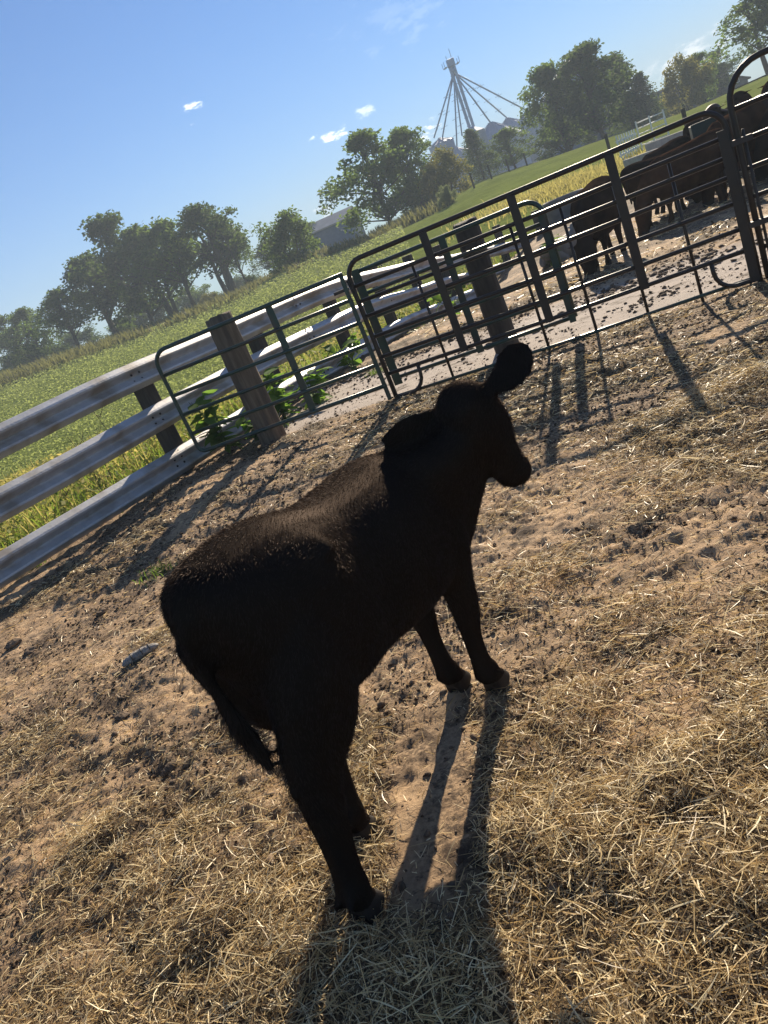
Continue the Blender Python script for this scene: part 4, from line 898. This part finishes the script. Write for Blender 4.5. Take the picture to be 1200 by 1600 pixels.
def elevator():
    top = at(706, 104, GY - 3); z = tz(top.x, top.y); H = top.z - z; k = (top - EYE).dot(Fv) / FPX
    root = empty('grain_elevator', (top.x, top.y, z)); tag(root, 'tall grain elevator leg with spouts fanning down to the bins', 'elevator')
    for s in (-.45, .45): part_box('leg_trunk', root, M['bin_steel'], (s - .28, s + .28, -.25, .25, -2, H), .02)
    for i in range(14): part_box('ladder_cage', root, M['bin_steel'], (-.85, .85, .27, .4, H * i / 14, H * i / 14 + .14))
    hd = part_box('head_house', root, M['bin_steel'], (-.8, .8, -.55, .55, H, H + 1.5), .12)
    lathe('distributor', root, M['bin_steel'], [(.2, H - 1.5), (.55, H - .9), (.55, H - .5), (.3, H - .1)], 14)
    for x in (-1.7, 1.7): part_box('platform', root, M['bin_steel'], (min(x, x * .65), max(x, x * .65), -.9, .9, H + .1, H + .22))
    for x in (-1.7, 1.7):
        for y in (-.85, .85): part_tube('railing', root, M['bin_steel'], [(x, y, H + .2), (x, y, H + 1.3)], .06, 5)
    for q in (-.6, .5): part_tube('mast', root, M['bin_steel'], [(q, 0, H + 1.7), (q, 0, H + 2.9 + q)], .07, 5)
    # work tower at the foot
    tp = at(738, 200, GY - 5); tb = tz(tp.x, tp.y); off = Vector((tp.x - top.x, tp.y - top.y, tb - z)); hh = tp.z - tb
    tw = part_box('work_tower', root, M['blue_steel'], (off.x - 2.0, off.x + 2.0, off.y - 1.6, off.y + 1.6, off.z - 3, off.z + hh - 1.0), .03)
    lathe('tower_roof', root, M['bin_steel'], [(2.6, off.z + hh - 1.0), (.05, off.z + hh + .4)], 4, (off.x, off.y, 0))
    tgt = [at(678, 216, GY), at(691, 217, GY), apex[1], at(722, 212, GY + 4), apex[2], apex[3], apex[4]]
    for i, t in enumerate(tgt):
        a = Vector((0, 0, H - 1.2)); b = Vector((t.x - top.x, t.y - top.y, t.z - z)); sp = part_tube('spout', root, M['bin_steel'], [a, a.lerp(b, .5), b], .17, 7)
        for q in (.35, .6, .82):
            c = a.lerp(b, q); s = .85
            part_tube('bracket', sp, M['bin_steel'], [c + Vector((-s, 0, -.12)), c + Vector((s, 0, .12))], .06, 4)
            part_tube('bracket', sp, M['bin_steel'], [c + Vector((-.1, 0, -s * .6)), c + Vector((.1, 0, s * .6))], .05, 4)
elevator()
def drives():
    m = mat('gravel', (.40, .38, .35), (.55, .53, .50), scale=2, rough=.95)
    for nm, pts, w, lab in (('gravel_drive', [(1150, 136, 72), (1175, 122, 74), (1205, 108, 78), (1240, 96, 84)], 2.2, 'pale gravel drive crossing the slope'), ('farm_lane', [(838, 258, 108), (872, 245, 106), (905, 232, 106)], 2.0, 'pale lane under the dark trees')):
        C = [at(*q) for q in pts]; V = []; n = 14
        for i in range(n + 1):
            t = i / n * (len(C) - 1); k = min(int(t), len(C) - 2); p = C[k].lerp(C[k + 1], t - k); d = (C[k + 1] - C[k]); d.z = 0; d.normalize(); s = Vector((-d.y, d.x, 0)) * w
            for e in (-1, -.33, .33, 1): q = p + s * e; V.append((q.x, q.y, tz(q.x, q.y) + .12))
        F = [(i * 4 + j, i * 4 + j + 1, i * 4 + 5 + j, i * 4 + 4 + j) for i in range(n) for j in range(3)]
        me = bpy.data.meshes.new(nm); me.from_pydata(V, [], F); me.update(); o = link(nm, me, m); tag(o, lab, kind='structure')
drives()

# ------------------------------------------------------------------ crop, weeds and plants
def blades(name, m, P, h, w, lean, rr, label, segs=3, curl=.5):
    n = len(P); head = rr.uniform(0, 6.283, n); V = np.empty((n, segs + 1, 2, 3)); face = head + 1.57 + rr.normal(0, .4, n)
    for i in range(segs + 1):
        t = i / segs; out = lean * h * (t ** 1.8); zz = h * (t - curl * lean * t ** 3)
        ww = w * (1 - t) ** .6 * .5 + w * .05
        for k, sg in ((0, -1), (1, 1)):
            V[:, i, k, 0] = P[:, 0] + np.cos(head) * out + np.cos(face) * ww * sg; V[:, i, k, 1] = P[:, 1] + np.sin(head) * out + np.sin(face) * ww * sg; V[:, i, k, 2] = P[:, 2] + zz
    b = np.arange(n) * (segs + 1) * 2
    F = np.concatenate([np.stack([b + 2 * i, b + 2 * i + 1, b + 2 * i + 3, b + 2 * i + 2], -1) for i in range(segs)])
    o = link(name, np_mesh(name, V.reshape(-1, 3), F), m); tag(o, label, kind='stuff'); return o
def vegetation():
    rr = np.random.default_rng(77)
    mg = leafmat('weed_green', (.07, .12, .02), (.14, .20, .035), (.26, .36, .05), scale=2, f=.5, randv=0)
    my = leafmat('weed_yellow', (.17, .16, .05), (.36, .31, .10), (.48, .42, .13), scale=1.5, f=.5, randv=0)
    ms = leafmat('soy_leaf', (.135, .17, .048), (.23, .27, .085), (.40, .46, .14), scale=.4, f=.45, randv=0)
    # strip along the rail
    def strip(n, d0, d1, y0=2.5, y1=23):
        y = y0 + (y1 - y0) * rr.random(n) ** 1.15; d = d0 + (d1 - d0) * rr.random(n); x = np.interp(y, _ry, _rx) - d / .8
        return np.stack([x, y, terrain(x, y) - .02], -1), d
    P, d = strip(13000, .5, 10); k = fbm(P[:, 0] * .7, P[:, 1] * .7, 90, 3) > .30; P = P[k]; d = d[k]
    blades('yellow_weeds', my, P, rr.uniform(.28, .7, len(P)), rr.uniform(.008, .02, len(P)), rr.uniform(.1, .9, len(P)), rr, 'yellowing foxtail weeds just outside the guardrail')
    P, d = strip(70000, .35, 10.5); n = len(P); P[:, 2] += rr.uniform(.05, .62, n) * (.55 + .45 * fbm(P[:, 0] * 1.1, P[:, 1] * 1.1, 92, 3)); sz = rr.uniform(.022, .055, n)[:, None]
    a = rr.normal(0, 1, (n, 3)); a[:, 2] *= .5; a /= np.linalg.norm(a, axis=1)[:, None]; b = np.cross(a, np.array([0, 0, 1]) + rr.normal(0, .5, (n, 3))); b /= np.linalg.norm(b, axis=1)[:, None]
    me = np_mesh('weed_leaves', np.stack([P - a * sz, P + b * sz * .5, P + a * sz, P - b * sz * .5], 1).reshape(-1, 3), np.arange(n * 4).reshape(-1, 4))
    tone = np.clip(.30 + 1.0 * (fbm(P[:, 0] * .8, P[:, 1] * .8, 94, 3) - .3) + rr.normal(0, .2, n) + .25 * sst(1.5, 4, d), 0, 1); t_ = me.attributes.new('tone', 'FLOAT', 'POINT'); t_.data.foreach_set('value', np.repeat(tone, 4).astype(np.float32))
    o = link('weed_leaves', me, straw_material('weed_leaf', ((0, (.06, .12, .02)), (.4, (.17, .22, .045)), (.7, (.36, .33, .08)), (1, (.56, .47, .15))), .5, .7, .15)); tag(o, 'mixed yellow and green leafy weeds beyond the guardrail', kind='stuff')
    P, d = strip(14000, .1, 5.0)
    blades('green_weeds', mg, P, rr.uniform(.2, .6, len(P)) * (1 - .12 * d), rr.uniform(.01, .028, len(P)), rr.uniform(.1, 1.0, len(P)), rr, 'green grass and weeds at the foot of the guardrail')
    # yellow patch beyond the herd
    c = at(885, 294, 37); n = 5000; x = c.x + rr.normal(0, 2.2, n); y = c.y + rr.normal(0, 3.0, n); P = np.stack([x, y, terrain(x, y)], -1)
    blades('yellow_grass_patch', my, P, rr.uniform(.2, .5, n), rr.uniform(.02, .05, n), rr.uniform(.2, .9, n), rr, 'patch of yellow grass on the slope behind the herd')
    # soybean canopy
    n = 210000; r = 9 + 82 * rr.random(n) ** 1.5; az = np.radians(rr.uniform(-36, 9, n)); x = r * np.sin(az); y = r * np.cos(az)
    ps = pen_side(x, y); k = ((ps < -7.6 + 1.8 * (vnoise(x, y, 3) - .5)) | (y > 26)) & (r < 70 + 18 * vnoise(np.degrees(az) * .5, az * 0, 8)); x, y, r = x[k], y[k], r[k]; n = len(x)
    z = terrain(x, y) + rr.uniform(.16, .36, n); P = np.stack([x, y, z], -1); s = (.017 + .0009 * r) * rr.uniform(.6, 1.3, n)
    a = rr.normal(0, 1, (n, 3)); a[:, 2] *= .35; a /= np.linalg.norm(a, axis=1)[:, None]; b = np.cross(a, np.array([0, 0, 1]) + rr.normal(0, .35, (n, 3))); b /= np.linalg.norm(b, axis=1)[:, None]
    s = s[:, None]; V = np.stack([P - a * s, P + b * s * .7, P + a * s, P - b * s * .7], 1).reshape(-1, 3)
    o = link('soybean_crop', np_mesh('soybean_crop', V, np.arange(n * 4).reshape(-1, 4)), ms); tag(o, 'low green soybean crop filling the field', kind='stuff')
    # rough bank of weeds below the trees
    n = 16000; az = np.radians(rr.uniform(-22, 13, n)); r = 68 + 26 * rr.random(n); x = r * np.sin(az); y = r * np.cos(az); k = fbm(x * .12, y * .12, 14, 3) > .45; x, y = x[k], y[k]; P = np.stack([x, y, terrain(x, y)], -1); n = len(x)
    blades('bank_weeds', leafmat('bank_weed', (.08, .085, .03), (.15, .14, .06), (.2, .2, .07), scale=.2, f=.4, randv=0), P, rr.uniform(.5, 1.3, n), rr.uniform(.08, .2, n), rr.uniform(.1, .7, n), rr, 'rough dry weeds along the edge of the tree line')
    # grass tufts
    ma = leafmat('grass_blade', (.06, .11, .02), (.11, .17, .03), (.2, .3, .05), scale=5, f=.45, randv=0)
    for px, py, nn, hh, lab in ((592, 586, 90, .13, 'green grass tuft under the brown panel'), (250, 903, 60, .12, 'small grass tuft under the lowest guardrail'), (440, 672, 70, .16, 'grass tuft at the foot of the thick weathered post'), (60, 888, 60, .14, 'grass tuft below the rail at the picture edge')):
        c = gp(px, py, -.03); P = np.stack([c.x + rr.normal(0, .06, nn), c.y + rr.normal(0, .06, nn), np.full(nn, -.05)], -1); P[:, 2] = pen_z(P[:, 0], P[:, 1])[0] - .01
        o = blades('grass_tuft', ma, P, rr.uniform(.5, 1.1, nn) * hh, rr.uniform(.005, .009, nn), rr.uniform(.2, 1.1, nn), rr, lab); o['kind'] = 'thing'; o['category'] = 'grass'; o['group'] = 'grass tufts in the pen'
    # broad-leaved weeds by the post
    leaf = bmesh.new(); prof = ((0, .0), (.12, .18), (.3, .30), (.55, .27), (.8, .15), (1, .0)); L_ = []; C_ = []; R_ = []
    for t, w in prof:
        dz = -.22 * t * t; L_.append(leaf.verts.new((t, w, dz + .05 * w))); C_.append(leaf.verts.new((t, 0, dz - .03))); R_.append(leaf.verts.new((t, -w, dz + .05 * w)))
    for i in range(len(prof) - 1):
        for A, B in ((L_, C_), (C_, R_)): 
            try: leaf.faces.new((A[i], B[i], B[i + 1], A[i + 1]))
            except Exception: pass
    bmesh.ops.remove_doubles(leaf, verts=leaf.verts, dist=1e-4); lm = bm_mesh('leaf', leaf); lm.materials.append(leafmat('broad_leaf', (.045, .10, .02), (.09, .17, .03), (.24, .42, .06), scale=9, f=.45, randv=.2))
    lm.polygons.foreach_set('use_smooth', [True] * len(lm.polygons)); st = mat('stem', (.08, .12, .04), (.13, .15, .06), scale=8)
    r = random.Random(12)
    for px, py, Y, hh, sp, nl, lab in ((352, 690, 8.75, .78, .40, 40, 'leafy green weed growing left of the thick weathered post'), (440, 640, 9.35, .62, .45, 40, 'leafy green weed right of the thick weathered post'), (490, 618, 9.6, .42, .42, 26, 'low spreading weed behind the middle of the green gate'), (400, 676, 8.8, .34, .30, 18, 'small leafy weed at the base of the thick weathered post'), (545, 560, 11.2, .5, .5, 26, 'leafy weed behind the latch end of the green gate'), (700, 470, 13.5, .7, .7, 30, 'leafy weed against the kinked far guardrail'), (860, 395, 15.5, .7, .6, 26, 'leafy weed near the lying grey calf')):
        p = at(px, py, Y); x, y = p.x, p.y; z0 = tz(x, y) - .03; root = empty('leafy_weed', (x, y, z0)); tag(root, lab, 'weed', 'broad-leaved weeds along the fence')
        stems = []
        for s in range(4):
            a = r.uniform(0, 6.28); l = sp * r.uniform(.2, .6); tip = Vector((math.cos(a) * l, math.sin(a) * l, hh * r.uniform(.7, 1.05))); mid = Vector((tip.x * .3, tip.y * .3, tip.z * .55)); part_tube('stem', root, st, [(0, 0, -.05), mid, tip], .009, 5, .003); stems.append((mid, tip))
        for k in range(int(nl * 1.7)):
            mid, tip = stems[k % 4]; t = r.uniform(-.7, 1); q = mid.lerp(tip, t) if t > 0 else Vector((0, 0, 0)).lerp(mid, 1 + t); sz = r.uniform(.13, .27)
            o = link('leaf', lm, None, root); o.location = q; o.scale = (sz, sz * r.uniform(.7, 1.1), sz); o.rotation_euler = (r.uniform(-.5, .5), r.uniform(-.5, .5), r.uniform(0, 6.28))
    # dry branching weeds beyond the rail
    for i, (px, py, Y, lab) in enumerate(((178, 690, 9.6, 'dry branching weed outside the rails left of the joint'), (128, 712, 9.3, 'dry forked weed between the rails near the picture edge'), (184, 770, 9.0, 'thin dry stalk behind the two lower rails'), (75, 730, 8.9, 'dry stalk farthest left behind the rails'))):
        p = at(px, py, Y); root = empty('dry_weed', (p.x, p.y, tz(p.x, p.y))); tag(root, lab, 'weed', 'dry weeds outside the rails'); H = .95 - .12 * i
        part_tube('stem', root, M['bark'], [(0, 0, -.05), (.02, .03, H * .5), (-.05, .02, H)], .008, 5, .003)
        for k in range(7): z = H * r.uniform(.35, .95); a = r.uniform(0, 6.28); l = r.uniform(.12, .28); part_tube('twig', root, M['bark'], [(0, .02, z), (math.cos(a) * l * .6, math.sin(a) * l * .6, z + l * .35), (math.cos(a) * l, math.sin(a) * l, z + l * .9)], .005, 4, .002)
vegetation()

# ------------------------------------------------------------------ odd things on the pen floor
def floor_things():
    # weathered cob-like piece of wood left of the calf
    c = gp(228, 1040, -.02); root = empty('broken_branch', (c.x, c.y, float(pen_z(np.array([c.x]), np.array([c.y]))[0][0]) + .012), R(28)); root.scale = (1.35, 1.35, 1.2); tag(root, 'short grey weathered stick lying on the dirt behind the calf', 'stick')
    m = mat('grey_bark', (.15, .135, .12), (.34, .31, .28), scale=45, rough=.8, bump=.8, bscale=60)
    bm = bmesh.new(); tube(bm, [(-.075, 0, 0), (-.06, .002, .004), (-.02, .004, .006), (.03, 0, .006), (.06, -.003, .004), (.08, -.004, 0)], [.006, .017, .022, .021, .016, .006], 10); link('core', bm_mesh('core', bm), m, root, True)
    for x in (-.03, .012, .045): part_tube('ring', root, M['bolt'], [(x + .004 * math.cos(a), .022 * math.cos(a), .006 + .022 * math.sin(a)) for a in (0, .8, 1.6, 2.4, 3.14)], .002, 5)
    r = random.Random(31)
    for i, (px, py, s, lab) in enumerate(((22, 1010, .045, 'larger dark clod near the left picture edge'), (46, 1016, .040, 'dark clod right beside the larger one near the left edge'), (196, 1128, .03, 'small black clod on bare dirt left of the tail'), (270, 1208, .028, 'small dark clod in straw below the tail'), (160, 960, .03, 'dark clod above the grey stick'))):
        c = gp(px, py, -.02); z = float(pen_z(np.array([c.x]), np.array([c.y]))[0][0]); bm = bmesh.new(); bmesh.ops.create_icosphere(bm, subdivisions=3, radius=s)
        for v in bm.verts: 
            q = v.co * 38 / max(s / .04, .6); v.co *= 1 + .55 * (float(vnoise(np.array([q.x * 1.0 + q.z]), np.array([q.y + i * 7.]), i)[0]) - .5) + .3 * (float(vnoise(np.array([q.x * 2.7]), np.array([q.y * 2.7 + q.z * 2]), i)[0]) - .5); v.co.z *= .6; v.co.x *= 1.3
        o = link('dirt_clod', bm_mesh('dirt_clod', bm), M['clod'], None); o.location = (c.x, c.y, z + s * .25); o.rotation_euler.z = r.uniform(0, 6); tag(o, lab, 'clod', 'single clods on the bare dirt')
floor_things()

# ------------------------------------------------------------------ summer haze over the farm
def build_haze():
    bm = bmesh.new(); box(bm, -930, 930, -120, 930, -12, 62); o = link('haze', bm_mesh('haze', bm), None); tag(o, 'thin sunlit summer haze over the farm', kind='stuff')
    m = bpy.data.materials.new('haze'); m.use_nodes = True; nt = m.node_tree; nt.nodes.clear(); out = nt.nodes.new('ShaderNodeOutputMaterial'); v = nt.nodes.new('ShaderNodeVolumePrincipled')
    v.inputs['Color'].default_value = (.78, .90, 1, 1); v.inputs['Density'].default_value = .0014; v.inputs['Anisotropy'].default_value = .0
    nt.links.new(v.outputs[0], out.inputs['Volume']); o.data.materials.append(m)
build_haze()
